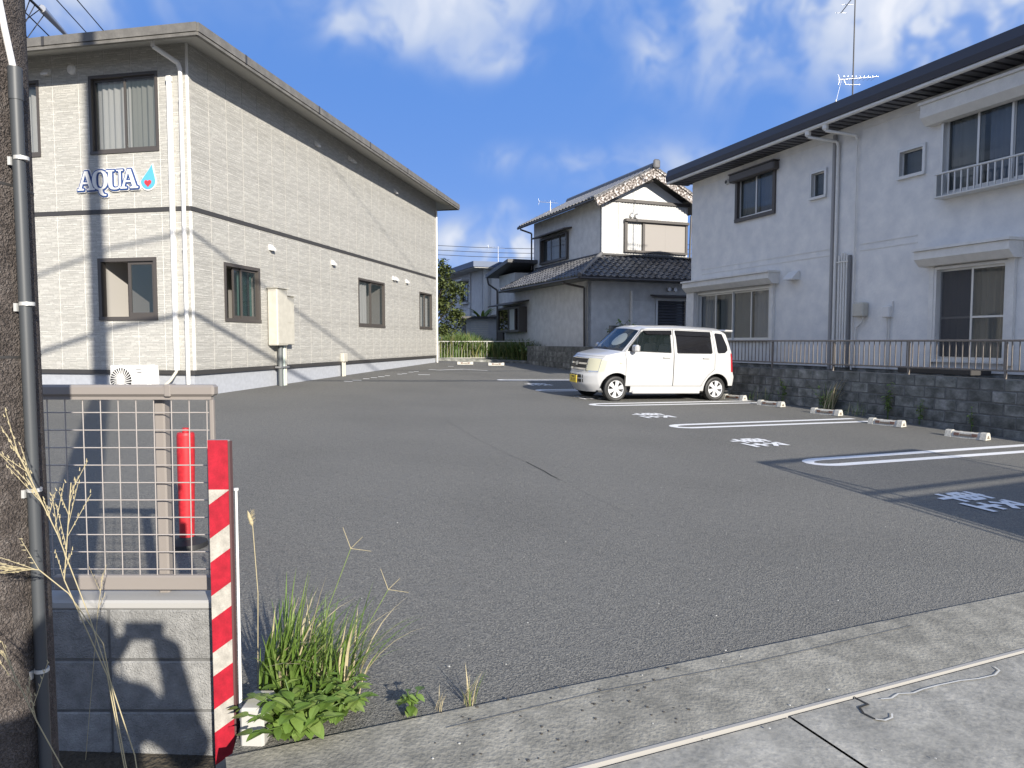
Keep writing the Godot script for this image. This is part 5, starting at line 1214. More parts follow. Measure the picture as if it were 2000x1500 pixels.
# ---------- plants ----------
func blade_mesh(bend: float, w: float) -> ArrayMesh:
	var b := MB.new()
	var n := 6
	for i in n:
		var t0 := i / float(n); var t1 := (i + 1) / float(n)
		var f := func(t: float, sd: float) -> Vector3:
			var ww := w * (1.0 - pow(t, 2.2)) * (0.55 + 0.45 * minf(t * 4.0, 1.0))
			return Vector3(sd * ww, t - bend * 0.35 * t * t * t, bend * t * t) + Vector3(0, 0, absf(sd) * ww * 0.35)
		for sd in [-1.0, 1.0]:
			var a: Vector3 = f.call(t0, 0.0); var c: Vector3 = f.call(t0, sd); var d: Vector3 = f.call(t1, sd); var e: Vector3 = f.call(t1, 0.0)
			if sd > 0: b.quad(a, c, d, e)
			else: b.quad(c, a, e, d)
	return b.mesh()
func leaf_mesh(wd: float, fold: float) -> ArrayMesh:
	# oval pointed leaf lying along +z, folded along its rib and drooping
	var b := MB.new()
	var n := 6
	var f := func(t: float, sd: float) -> Vector3:
		var ww := wd * pow(sin(PI * pow(t, 0.75)), 0.8)
		return Vector3(sd * ww, absf(sd) * ww * fold - 0.22 * t * t, t)
	for i in n:
		for sd in [-1.0, 1.0]:
			var a: Vector3 = f.call(i / 6.0, 0.0); var c: Vector3 = f.call(i / 6.0, sd); var d: Vector3 = f.call((i + 1) / 6.0, sd); var e: Vector3 = f.call((i + 1) / 6.0, 0.0)
			if sd > 0: b.quad(c, a, e, d)
			else: b.quad(a, c, d, e)
	return b.mesh()
func bas(yaw: float, tilt: float, sx: float, sy: float, sz: float) -> Basis:
	return Basis(Vector3.UP, yaw) * Basis(Vector3(1, 0, 0), tilt) * Basis.from_scale(Vector3(sx, sy, sz))

var BL := []
var LV := []
func grass_tuft(label: String, p: Vector3, n: int, rad: float, hmin: float, hmax: float, straw: float, group := "", nm := "grass_tuft", wid := 0.011) -> Node3D:
	var T := thing(nm, label, "grass", Transform3D(Basis.IDENTITY, p), group)
	for i in n:
		var an := r(0, TAU); var rr := rad * sqrt(r(0, 1))
		var h := r(hmin, hmax)
		var m: Material = M.straw if rng.randf() < straw else M.leaf[rng.randi() % 4]
		part(T, "blade", BL[rng.randi() % 3], m, Transform3D(bas(-an + PI / 2 + r(-0.7, 0.7) if cos(an) > -0.3 else r(0.3, 2.6), r(-0.05, 0.28), h * wid / 0.011 * r(0.7, 1.4), h, h), Vector3(cos(an) * rr, 0, sin(an) * rr)))
	return T
func leafy(label: String, p: Vector3, n: int, stems: int, hgt: float, rad: float, sz: float, nm := "leafy_weed", group := "") -> Node3D:
	var T := thing(nm, label, "weed", Transform3D(Basis.IDENTITY, p), group)
	for k in stems:
		var an := r(0, TAU); var rr := rad * sqrt(r(0.05, 1)); var h := hgt * r(0.55, 1.0) * (1.0 - 0.35 * rr / rad)
		var tip := Vector3(cos(an) * rr, h, sin(an) * rr)
		var mid := tip * 0.5 + Vector3(-tip.x, h * 0.3, -tip.z) * 0.25
		var b := MB.new(); b.tube([Vector3(tip.x * 0.15, 0, tip.z * 0.15), mid, tip], 0.0028, 5); part(T, "stem", b, M.leaf[2])
		for i in n / stems:
			var t := 0.35 + 0.65 * i / float(maxi(1, n / stems - 1))
			var q := mid.lerp(tip, (t - 0.5) * 2.0) if t > 0.5 else Vector3(tip.x * 0.15, 0, tip.z * 0.15).lerp(mid, t * 2.0)
			var s := sz * r(0.6, 1.25)
			part(T, "leaf", LV[rng.randi() % 2], M.leaf[rng.randi() % 4], Transform3D(bas(i * 2.4 + r(-0.5, 0.5), r(-0.35, 0.45), s, s, s), q))
	return T
func stalk(label: String, pts: Array, heads: int, nm := "dry_grass_stalk") -> void:
	# thin arching stalk with side branches carrying small seeds
	var T := thing(nm, label, "grass", Transform3D(Basis.IDENTITY, pts[0]), "dry grass stalks by the pole")
	var L := []
	for p in pts: L.append(p - pts[0])
	var b := MB.new(); b.tube(L, 0.0011, 5); part(T, "stem", b, M.straw)
	var sd := MB.new()
	for k in heads:
		var a: Vector3 = L[L.size() - 2].lerp(L[L.size() - 1], k / float(heads))
		var dr: Vector3 = (L[L.size() - 1] - L[L.size() - 2]).normalized()
		var q := a + (dr + Vector3(r(-0.6, 0.6), r(-0.3, 0.5), r(-0.4, 0.4))).normalized() * r(0.03, 0.10)
		sd.cyl(a, q, 0.0008, 0.0006, 4)
		for j in 5:
			var c := a.lerp(q, 0.3 + 0.7 * j / 4.0) + Vector3(r(-0.003, 0.003), r(-0.003, 0.003), r(-0.003, 0.003))
			sd.cyl(c, c + dr * 0.007, 0.0013, 0.0005, 5)
	part(T, "seed_head", sd, M.straw)

func build_plants() -> void:
	BL = [blade_mesh(0.15, 0.013), blade_mesh(0.35, 0.012), blade_mesh(0.6, 0.014)]
	LV = [leaf_mesh(0.26, 0.25), leaf_mesh(0.34, 0.15)]
	grass_tuft("tall green grass clump growing beside the striped board", G(-0.90, 2.72), 170, 0.09, 0.26, 0.56, 0.12)
	grass_tuft("arching grass clump leaning over the asphalt behind the leafy weed", G(-0.78, 2.74), 90, 0.09, 0.20, 0.44, 0.10)
	leafy("low bushy weed with pointed green leaves at the end of the gutter", G(-0.79, 2.52), 330, 38, 0.25, 0.21, 0.066)
	leafy("spreading leafy weed creeping out over the asphalt", G(-0.66, 2.64), 150, 20, 0.20, 0.13, 0.055)
	grass_tuft("loose grass tuft with straw blades behind the spreading weed", G(-0.70, 2.80), 70, 0.09, 0.18, 0.46, 0.3)
	leafy("small leafy weed standing in the asphalt edge", G(-0.39, 2.68), 26, 5, 0.15, 0.035, 0.045)
	grass_tuft("flat dry grass tuft in the asphalt edge", G(-0.17, 2.77), 34, 0.03, 0.07, 0.17, 0.75)
	grass_tuft("tiny reddish dry tuft between the two edge weeds", G(-0.29, 2.72), 12, 0.02, 0.05, 0.11, 0.9)
	for q in [["taller crabgrass stalk with spread fingers above the grass clump", Vector3(-0.80, 0.1, -2.70), Vector3(-0.72, 0.48, -2.74), Vector3(-0.64, 0.70, -2.78)], ["shorter crabgrass stalk with spread fingers leaning out over the asphalt", Vector3(-0.74, 0.1, -2.74), Vector3(-0.58, 0.38, -2.80), Vector3(-0.50, 0.52, -2.82)]]:
		var lb: String = q.pop_front()
		var T := thing("crabgrass_stalk", lb, "grass", Transform3D(Basis.IDENTITY, q[0]), "crabgrass stalks")
		var b := MB.new(); b.tube([Vector3.ZERO, q[1] - q[0], q[2] - q[0]], 0.0016, 5); part(T, "stem", b, M.leaf[3])
		for k in 3:
			b = MB.new(); b.cyl(q[2] - q[0], q[2] - q[0] + Vector3([-0.03, 0.05, 0.085][k], [0.085, 0.05, -0.005][k], 0.01 * k), 0.0016, 0.001, 4); part(T, "finger", b, M.straw)
	var ft := thing("foxtail_grass", "single foxtail grass with a fuzzy pale head above the clump", "grass", Transform3D(Basis.IDENTITY, G(-1.0, 2.72)))
	var fb := MB.new(); fb.tube([Vector3.ZERO, Vector3(0.01, 0.45, 0), Vector3(-0.005, 0.72, 0.0)], 0.0017, 5); part(ft, "stem", fb, M.straw)
	fb = MB.new(); fb.lathe([Vector2(0.0, -0.002), Vector2(0.007, 0.01), Vector2(0.008, 0.04), Vector2(0.0, 0.065)], 10, Transform3D(Basis(Vector3(0, 0, 1), 0.3), Vector3(-0.005, 0.715, 0)))
	for k in 60:
		var a := Vector3(-0.008, 0.72 + r(0, 0.055), 0)
		fb.cyl(a, a + Vector3(r(-1, 1), r(0.3, 1), r(-1, 1)).normalized() * 0.016, 0.0005, 0.0003, 3)
	part(ft, "seed_head", fb, M.straw)
	# dry stalks rising by the utility pole
	var z := -1.35
	stalk("tall dry grass stalk crossing the pole with open branches", [Vector3(-0.66, 0.05, z), Vector3(-0.74, 0.71, z), Vector3(-0.82, 0.99, z), Vector3(-0.874, 1.148, z), Vector3(-0.95, 1.32, z)], 14)
	stalk("dry grass stalk bending flat over the pole", [Vector3(-0.67, 0.05, z - .01), Vector3(-0.80, 0.93, z - .01), Vector3(-0.864, 1.03, z - .01), Vector3(-0.913, 1.08, z), Vector3(-0.985, 1.085, z)], 12)
	stalk("short upright dry grass stalk in front of the conduit", [Vector3(-0.68, 0.05, z - .02), Vector3(-0.80, 0.86, z - .02), Vector3(-0.865, 1.06, z), Vector3(-0.845, 1.25, z)], 9)
	stalk("low dry grass stalk at the pole foot", [Vector3(-0.78, 0.05, z - .02), Vector3(-0.86, 0.6, z - .02), Vector3(-0.93, 0.78, z), Vector3(-0.99, 0.92, z)], 7)
	stalk("small dry grass stalk before the mesh fence bottom rail", [Vector3(-1.50, 0.05, -2.42), Vector3(-1.455, 0.58, -2.45), Vector3(-1.44, 0.70, -2.46)], 4)
	# weeds along the block wall
	var wl := func(s: float, off: float) -> Vector3:
		var p := Vector2(7.97, 11.2) + Vector2(-0.3794, 0.9253) * s + Vector2(-0.9253, -0.3794) * off
		return G(p.x, p.y)
	grass_tuft("tall straw coloured weed against the block wall", wl.call(3.6, 0.16), 46, 0.12, 0.5, 0.95, 0.8, "", "dry_weed", 0.014)
	leafy("green stalky weed rooted at the straw coloured weed", wl.call(3.8, 0.15), 60, 9, 0.6, 0.25, 0.075)
	leafy("narrow green weed climbing to the railing foot", wl.call(2.25, 0.1), 60, 5, 0.88, 0.07, 0.085)
	leafy("thin green weed before pale blocks", wl.call(1.6, 0.1), 40, 5, 0.7, 0.09, 0.07)
	leafy("dark green weed close behind the car", wl.call(4.9, 0.12), 60, 7, 0.75, 0.18, 0.075)
	leafy("sparse green weed high on the blocks near the road", wl.call(0.65, 0.08), 26, 4, 0.6, 0.08, 0.06)
	grass_tuft("low grass fringe at the foot of the block wall", wl.call(2.9, 0.12), 40, 0.3, 0.12, 0.4, 0.3)
	grass_tuft("low grass patch at the foot of the wall behind the car", wl.call(5.6, 0.15), 40, 0.3, 0.12, 0.45, 0.25)
	leafy("round leafy shrub before the corrugated gable house", V(4.1, 1.27, 26.3), 240, 26, 1.25, 0.7, 0.15, "shrub")
	leafy("ivy-like bush spilling over the block wall end", V(1.0, 0.7, 29.6), 240, 26, 0.95, 0.75, 0.15, "shrub")
	leafy("dark leafy bush at the foot of the far shed", V(-0.4, 0.7, 33.5), 160, 18, 1.1, 0.6, 0.15, "shrub")
	# cycad-like potted crown near the far house
	var cy := thing("spiky_shrub", "dark spiky shrub with rising fronds above the shed roof", "shrub", Transform3D(Basis.IDENTITY, V(-1.6, 2.55, 38.6)))
	for k in 22: part(cy, "frond", BL[2], M.leaf[2], Transform3D(bas(r(0, TAU), r(0.2, 0.9), 8.0, r(0.9, 1.5), r(0.9, 1.4)), Vector3.ZERO))
	var ct := MB.new(); ct.cyl(Vector3(0, -1.9, 0), Vector3.ZERO, 0.14, 0.1, 8); part(cy, "trunk", ct, M.bark)
	# tall grass field at the far end
	var mm := MultiMesh.new(); mm.transform_format = MultiMesh.TRANSFORM_3D; mm.use_colors = true; mm.mesh = blade_mesh(0.35, 0.012)
	var n := 9000
	mm.instance_count = n
	for i in n:
		var x := r(-6.0, 1.6); var zz := 30.25 + pow(r(0, 1), 1.6) * 4.5
		var h := r(0.6, 1.15) * (1.0 + 0.15 * sin(x * 2.1)) * clampf(1.15 - (x + 1) * 0.14, 0.6, 1.1)
		mm.set_instance_transform(i, Transform3D(bas(r(0, TAU), r(-0.1, 0.3), h * 1.6, h, h), G(x, zz, 0.0)))
		var g := r(0.7, 1.25); var dry := maxf(0.0, r(-0.6, 0.8))
		mm.set_instance_color(i, Color(lerpf(0.085, 0.26, dry) * g, lerpf(0.145, 0.23, dry) * g, lerpf(0.032, 0.10, dry) * g))
	var mi := MultiMeshInstance3D.new(); mi.name = "grass"; mi.multimesh = mm; mi.material_override = M.green_inst; add_child(mi)
	tag(mi, "tall green grass growing behind the low pipe rail", "grass", "", "stuff")
	# tree beside the apartment building
	tree(V(-4.35, 0.75, 37.0), "dense small-leaved tree standing past the apartment building corner")

func tree(p: Vector3, label: String) -> void:
	var T := thing("broadleaf_tree", label, "tree", Transform3D(Basis.IDENTITY, p))
	var b := MB.new()
	b.cyl(Vector3.ZERO, Vector3(0.05, 1.5, 0), 0.20, 0.14, 10)
	var tips := []
	for k in 12:
		var an := TAU * k / 12.0 * 1.7; var h := r(2.2, 4.6); var rr := r(0.5, 1.6)
		var a := Vector3(0.05, 1.4, 0); var m := Vector3(cos(an) * rr * 0.4, h * 0.62, sin(an) * rr * 0.4); var e := Vector3(cos(an) * rr, h, sin(an) * rr)
		b.cyl(a, m, 0.09, 0.05, 7); b.cyl(m, e, 0.05, 0.015, 6); tips.append(e); tips.append(m.lerp(e, 0.4))
	part(T, "trunk", b, M.bark)
	for k in 26: tips.append(Vector3(r(-1.5, 1.6), r(1.2, 4.9), r(-1.4, 1.4)))
	var mm := MultiMesh.new(); mm.transform_format = MultiMesh.TRANSFORM_3D; mm.use_colors = true; mm.mesh = leaf_mesh(0.3, 0.2)
	var n := 9000
	mm.instance_count = n
	var rad := []
	for k in tips.size(): rad.append(r(0.35, 0.75))
	for i in n:
		var k := rng.randi() % tips.size()
		var d = Vector3(r(-1, 1), r(-1, 1), r(-1, 1)).normalized() * rad[k] * pow(r(0, 1), 0.4)
		var s := r(0.12, 0.22)
		mm.set_instance_transform(i, Transform3D(bas(r(0, TAU), r(-0.8, 0.8), s, s, s), tips[k] + d * Vector3(1, 0.75, 1)))
		var g := r(0.6, 1.3)
		mm.set_instance_color(i, Color(0.10 * g, 0.125 * g, 0.04 * g))
	var mi := MultiMeshInstance3D.new(); mi.name = "crown"; mi.multimesh = mm; mi.material_override = M.green_inst; T.add_child(mi, true); mi.set_meta("kind", "stuff")

# ---------- foreground by the road ----------
func build_foreground() -> void:
	# utility pole
	var P := thing("utility_pole", "rough concrete utility pole with a grey conduit strapped to it", "pole", Transform3D(Basis.IDENTITY, V(-1.275, -0.1, 1.62)))
	var b := MB.new(); b.cyl(Vector3.ZERO, Vector3(0, 14.5, 0), 0.178, 0.105, 40); part(P, "shaft", b, M.pole)
	b = MB.new(); b.cyl(Vector3(0.193, -0.05, 0.02), Vector3(0.184, 2.18, 0.02), 0.0128, 0.0128, 14); b.cyl(Vector3(0.184, 2.15, 0.02), Vector3(0.184, 2.22, 0.02), 0.0142, 0.0142, 14); var cd := part(P, "conduit", b, M.pipe_grey)
	b = MB.new(); b.tube([Vector3(0.184, 2.2, 0.02), Vector3(0.172, 2.30, 0.03), Vector3(0.162, 2.42, 0.045), Vector3(0.152, 3.4, 0.06)], 0.007, 8); part(cd, "cable", b, M.white)
	for y in [0.42, 0.86, 1.28, 1.70, 2.02]:
		b = MB.new(); b.cyl(Vector3(0.19, y, 0.02), Vector3(0.19, y + 0.008, 0.02), 0.0155, 0.0155, 14); b.box(Vector3(0.172, y - 0.004, 0.030), Vector3(0.007, 0.018, 0.007)); part(cd, "clip", b, M.alu)
	for y in [1.60, 1.98, 2.44]:
		b = MB.new(); b.cyl(Vector3(0, -0.003, 0), Vector3(0, 0.003, 0), 0.1795 - y * 0.005, 0.1795 - y * 0.005, 36, false); part(P, "strap_band", b, M.dark_trim, Transform3D(Basis(Vector3(0, 0, 1), -0.09), Vector3(0, y, 0)))
	b = MB.new(); b.cbox(Vector3(0.2, 13.4, 0), Vector3(1.8, 0.09, 0.09), 0.01); part(P, "cross_arm", b, M.steel)
	b = MB.new(); b.cbox(Vector3(0.1, 12.6, 0), Vector3(1.4, 0.08, 0.08), 0.01); part(P, "cross_arm", b, M.steel)
	# cables running along the road from the pole
	for q in [[6.65, 0.045, "thick communication cable bundle along the road"], [8.15, 0.03, "middle power cable along the road"], [12.7, 0.012, "high thin power line along the road"]]:
		b = MB.new(); var cp := []
		for k in 17:
			var t := (k - 8) * 3.6
			var sg := fposmod(t, 28.8) / 28.8
			cp.append(V(-1.06 + D2.x * t, q[0] - 0.7 * (1.0 - pow(absf(2.0 * sg - 1.0), 2.0)) + 0.015 * t, 1.70 + D2.y * t))
		b.tube(cp, q[1], 6); one("road_cable", b, M.cable, q[2], "wire", "cables along the road")
	# block wall with coping
	var W := thing("low_block_wall", "low grey block wall under the mesh fence beside the pole", "wall", Transform3D(Basis.IDENTITY, V(-1.14, 0, 2.64)))
	b = MB.new(); b.bb(-3.0, -0.004, -0.45, 0.505, -0.112, -0.006); part(W, "core", b, M.joint)
	for j in 5:
		for k in 8:
			var x1 := -k * 0.395 - (0.0 if j % 1 == 0 else 0.2)
			b = MB.new(); b.cbox(Vector3(x1 - 0.195, 0.408 - j * 0.2, -0.06), Vector3(0.388, 0.193, 0.118), 0.006); part(W, "block", b, M.block_near[rng.randi() % 3])
	b = MB.new(); b.cbox(Vector3(-1.5, 0.522, -0.062), Vector3(3.0, 0.035, 0.124), 0.008); part(W, "coping", b, mat(0.34, 0.335, 0.32, 0.95))
	# mesh fence
	var F := thing("mesh_fence", "brown wire mesh fence panel with a wide top rail", "fence", Transform3D(Basis.IDENTITY, V(0, 0, 2.70)))
	b = MB.new(); b.cbox(Vector3(-1.50, 1.335, 0.0), Vector3(0.75, 0.042, 0.05), 0.008); b.bb(-1.86, -1.14, 1.300, 1.314, -0.012, 0.012); part(F, "top_rail", b, M.fence_brown)
	b = MB.new(); b.cbox(Vector3(-1.30, 1.335, 0.0), Vector3(0.026, 0.047, 0.054), 0.004); part(F, "rail_joint", b, M.fence_brown)
	b = MB.new(); b.cbox(Vector3(-1.46, 0.592, 0.0), Vector3(0.61, 0.058, 0.03), 0.006); part(F, "bottom_rail", b, M.fence_brown)
	b = MB.new(); b.cbox(Vector3(-1.142, 0.955, 0.0), Vector3(0.016, 0.69, 0.02), 0.003); part(F, "end_stile", b, M.fence_brown)
	b = MB.new(); b.cbox(Vector3(-1.362, 0.90, -0.06), Vector3(0.042, 0.84, 0.055), 0.006); part(F, "post", b, M.fence_brown)
	b = MB.new(); b.cbox(Vector3(-2.4, 0.90, -0.06), Vector3(0.042, 0.84, 0.055), 0.006); part(F, "post", b, M.fence_brown)
	for k in 10:
		b = MB.new(); b.cyl(Vector3(-1.77 + k * 0.0668, 0.62, 0.0), Vector3(-1.79 + k * 0.0676 + 0.02, 1.305, 0.0), 0.0022, 0.0022, 6); part(F, "upright_wire", b, M.wire_brown)
	for k in 10:
		b = MB.new(); b.cyl(Vector3(-1.86, 0.642 + k * 0.0675, -0.004), Vector3(-1.142, 0.642 + k * 0.0675, -0.004), 0.0024, 0.0024, 6); part(F, "cross_wire", b, M.wire_brown)
	# striped board
	var S := thing("striped_board", "red and white diagonally striped warning board at the end of the low wall", "warning board", Transform3D(Basis.IDENTITY, V(-1.062, 0.0, 2.55)))
	b = MB.new(); b.bb(-0.036, 0.036, -0.35, 1.165, -0.02, -0.001); part(S, "backing", b, mat(0.30, 0.29, 0.28, 0.6))
	b = MB.new(); b.bb(0.0362, 0.043, -0.35, 1.16, -0.024, 0.0); part(S, "edge", b, mat(0.10, 0.05, 0.05, 0.6))
	var y := 1.165
	var sl := 0.047
	var bands := []                      # red and white in turn, each a slanted strip; [lower, upper] at the side by the fence
	var yy := 0.985
	bands.append([1, 0.985, 1.3]); bands.append([0, 0.985 - 0.035, 0.985])
	yy = 0.95
	while yy > -0.4:
		bands.append([1, yy - 0.125, yy]); bands.append([0, yy - 0.125 - 0.088, yy - 0.125]); yy -= 0.213
	var full := PackedVector2Array([Vector2(-0.036, -0.35), Vector2(0.036, -0.35), Vector2(0.036, 1.165), Vector2(-0.036, 1.165)])
	for q in bands:
		var s0 := sl if q[1] < 0.97 else 0.0; var s1 := sl if q[2] < 0.97 else 0.0
		for pc in Geometry2D.intersect_polygons(full, PackedVector2Array([Vector2(-0.04, q[1] - s0 * 0.5), Vector2(0.04, q[1] + s0 * 0.75), Vector2(0.04, q[2] + s1 * 0.75), Vector2(-0.04, q[2] - s1 * 0.5)])):
			b = MB.new(); b.prism(pc, -0.0008, 0.002); part(S, "stripe", b, M.red if q[0] == 1 else M.stripe_white)
	# thin white bar behind the board and the kerb stub
	b = MB.new(); b.cyl(V(-1.005, 0.12, 2.56), V(-1.003, 0.98, 2.56), 0.0065, 0.0045, 8); b.cyl(V(-1.003, 0.98, 2.56), V(-1.003, 0.988, 2.56), 0.009, 0.009, 8)
	one("marker_rod", b, M.white, "thin white rod standing against the edge of the striped board", "rod")
	b = MB.new(); b.cbox(V(-0.925, 0.0, 2.52), Vector3(0.085, 0.44, 0.14), 0.008); one("kerb_stub", b, mat(0.43, 0.42, 0.395, 0.95), "short pale concrete kerb stub at the foot of the striped board", "kerb stone")
	# red flexible post behind the fence
	var C := thing("flexible_post", "red flexible plastic lane post on a black base behind the mesh fence", "post", Transform3D(Basis(Vector3(0, 0, 1), -0.012), G(-2.15, 4.64)))
	b = MB.new(); b.lathe([Vector2(0.046, 0.06), Vector2(0.050, 0.30), Vector2(0.055, 0.62), Vector2(0.055, 0.74), Vector2(0.05, 0.755), Vector2(0.02, 0.757), Vector2(0.02, 0.785), Vector2(0.0, 0.788)], 24); part(C, "shaft", b, M.cone_red)
	b = MB.new(); b.lathe([Vector2(0.13, 0.0), Vector2(0.125, 0.03), Vector2(0.06, 0.055), Vector2(0.05, 0.065), Vector2(0.0, 0.066)], 24); part(C, "base", b, M.rubber)
	# overhead wires running past the apartment roof
	var W4 := [[Vector3(-0.621, 0.465, 1), Vector3(-0.584, 0.424, 1), 9.4, 0.012, "thin power line between the thick cable and the outer line"], [Vector3(-0.593, 0.465, 1), Vector3(-0.56, 0.426, 1), 9.4, 0.012, "outer thin power line farthest from the utility pole"], [Vector3(-0.66, 0.468, 1), Vector3(-0.612, 0.422, 1), 9.0, 0.03, "thick sagging cable with a bright clamp above the apartment eave"], [Vector3(-0.668, 0.452, 1), Vector3(-0.634, 0.418, 1), 8.8, 0.014, "slack service wire close beside the utility pole"]]
	for q in W4:
		var A: Vector3 = q[0] * ((q[2] - 1.52) / q[0].y); var B: Vector3 = q[1] * ((q[2] - 1.52) / q[1].y)
		var dr := (B - A).normalized()
		var S0 := A - dr * 14.0; var E0 := B + dr * 40.0
		var pts := []
		for k in 13:
			var p := S0.lerp(E0, k / 12.0); pts.append(V(p.x, q[2], p.z))
		b = MB.new(); b.tube(pts, q[3], 6)
		var o := thing("overhead_wire", q[4], "wire", I, "overhead wires")
		part(o, "cable", b, M.cable)
		if q[3] > 0.02:
			var m := A.lerp(B, 0.35)
			b = MB.new(); b.cyl(V(m.x, q[2] + 0.05, m.z), V(m.x + dr.x * 1.2, q[2] - 0.02, m.z + dr.z * 1.2), 0.09, 0.05, 10); part(o, "clamp", b, M.steel)
			for k in 9:
				b = MB.new(); var c := A.lerp(B, -0.6 + k * 0.13); b.tube([V(c.x, q[2], c.z), V(c.x - r(0.1, 0.5), q[2] - r(0.3, 0.8), c.z + r(-0.3, 0.3)), V(c.x - r(0.3, 0.8), q[2] - r(0.6, 1.5), c.z + r(0, 0.8))], 0.011, 5); part(o, "loose_lead", b, M.cable)
	# wires between the houses far behind
	for k in 3:
		b = MB.new()
		var pts := []
		for i in 13:
			var t := i / 12.0
			pts.append(V(lerpf(-14, 18, t), 8.05 + k * 0.35 + 0.8 * (t - 0.5) * (t - 0.5) * 4 - 0.3 * t, 55.0))
		b.tube(pts, 0.02, 5)
		one("distant_wire", b, M.cable, ["lowest thin distant wire behind the tiled house", "middle thin distant wire behind the tiled house", "highest thin distant wire behind the tiled house"][k], "wire", "distant wires")

# ---------- things beside and behind the camera whose shadows fall into the picture ----------
func build_shadow_casters() -> void:
	var L := Vector2(0.482, -0.876)
	var b := MB.new()
	build_person()
	# refuse cage beside the lot entrance
	var h := 1.6; var s := h / 0.358
	var A := Vector2(2.98, 8.29) + L * s
	var C := thing("refuse_cage", "steel refuse cage with barred top and a sheet lid beside the lot entrance", "cage", I)
	var dn := Vector2(0.324, -0.946)
	for q in [0.0, 3.6]:
		for w in [0.0, 3.0]:
			var p = A + dn * q + D2 * w
			b = MB.new(); b.cyl(G(p.x, p.y, -0.1), V(p.x, h + 0.12, p.y), 0.02, 0.02, 8); part(C, "post", b, M.steel)
	for q in [0.0, 0.09, 1.75, 2.05]:
		var p = A + dn * q; var e = p + D2 * 3.0
		b = MB.new(); b.cyl(V(p.x, h + 0.12, p.y), V(e.x, h + 0.12, e.y), 0.022, 0.022, 8); part(C, "beam", b, M.steel)
	for w in [0.0, 0.10, 3.0]:
		var p = A + D2 * w; var e = p + dn * 3.6
		b = MB.new(); b.cyl(V(p.x, h + 0.12, p.y), V(e.x, h + 0.12, e.y), 0.018, 0.018, 8); part(C, "beam", b, M.steel)
	for k in 12:
		var p := A + dn * (0.2 + k * 0.13); var e := p + D2 * 3.0
		b = MB.new(); b.cyl(V(p.x, h + 0.11, p.y), V(e.x, h + 0.11, e.y), 0.0065, 0.0065, 6); part(C, "bar", b, M.steel)
	var p0 := A + dn * 2.15 + D2 * 0.15; var p1 := p0 + D2 * 2.8; var p2 := p1 + dn * 1.4; var p3 := p0 + dn * 1.4
	b = MB.new(); b.quad(V(p0.x, h + 0.13, p0.y), V(p3.x, h + 0.13, p3.y), V(p2.x, h + 0.13, p2.y), V(p1.x, h + 0.13, p1.y)); b.quad(V(p0.x, h + 0.125, p0.y), V(p1.x, h + 0.125, p1.y), V(p2.x, h + 0.125, p2.y), V(p3.x, h + 0.125, p3.y)); part(C, "lid", b, M.steel)

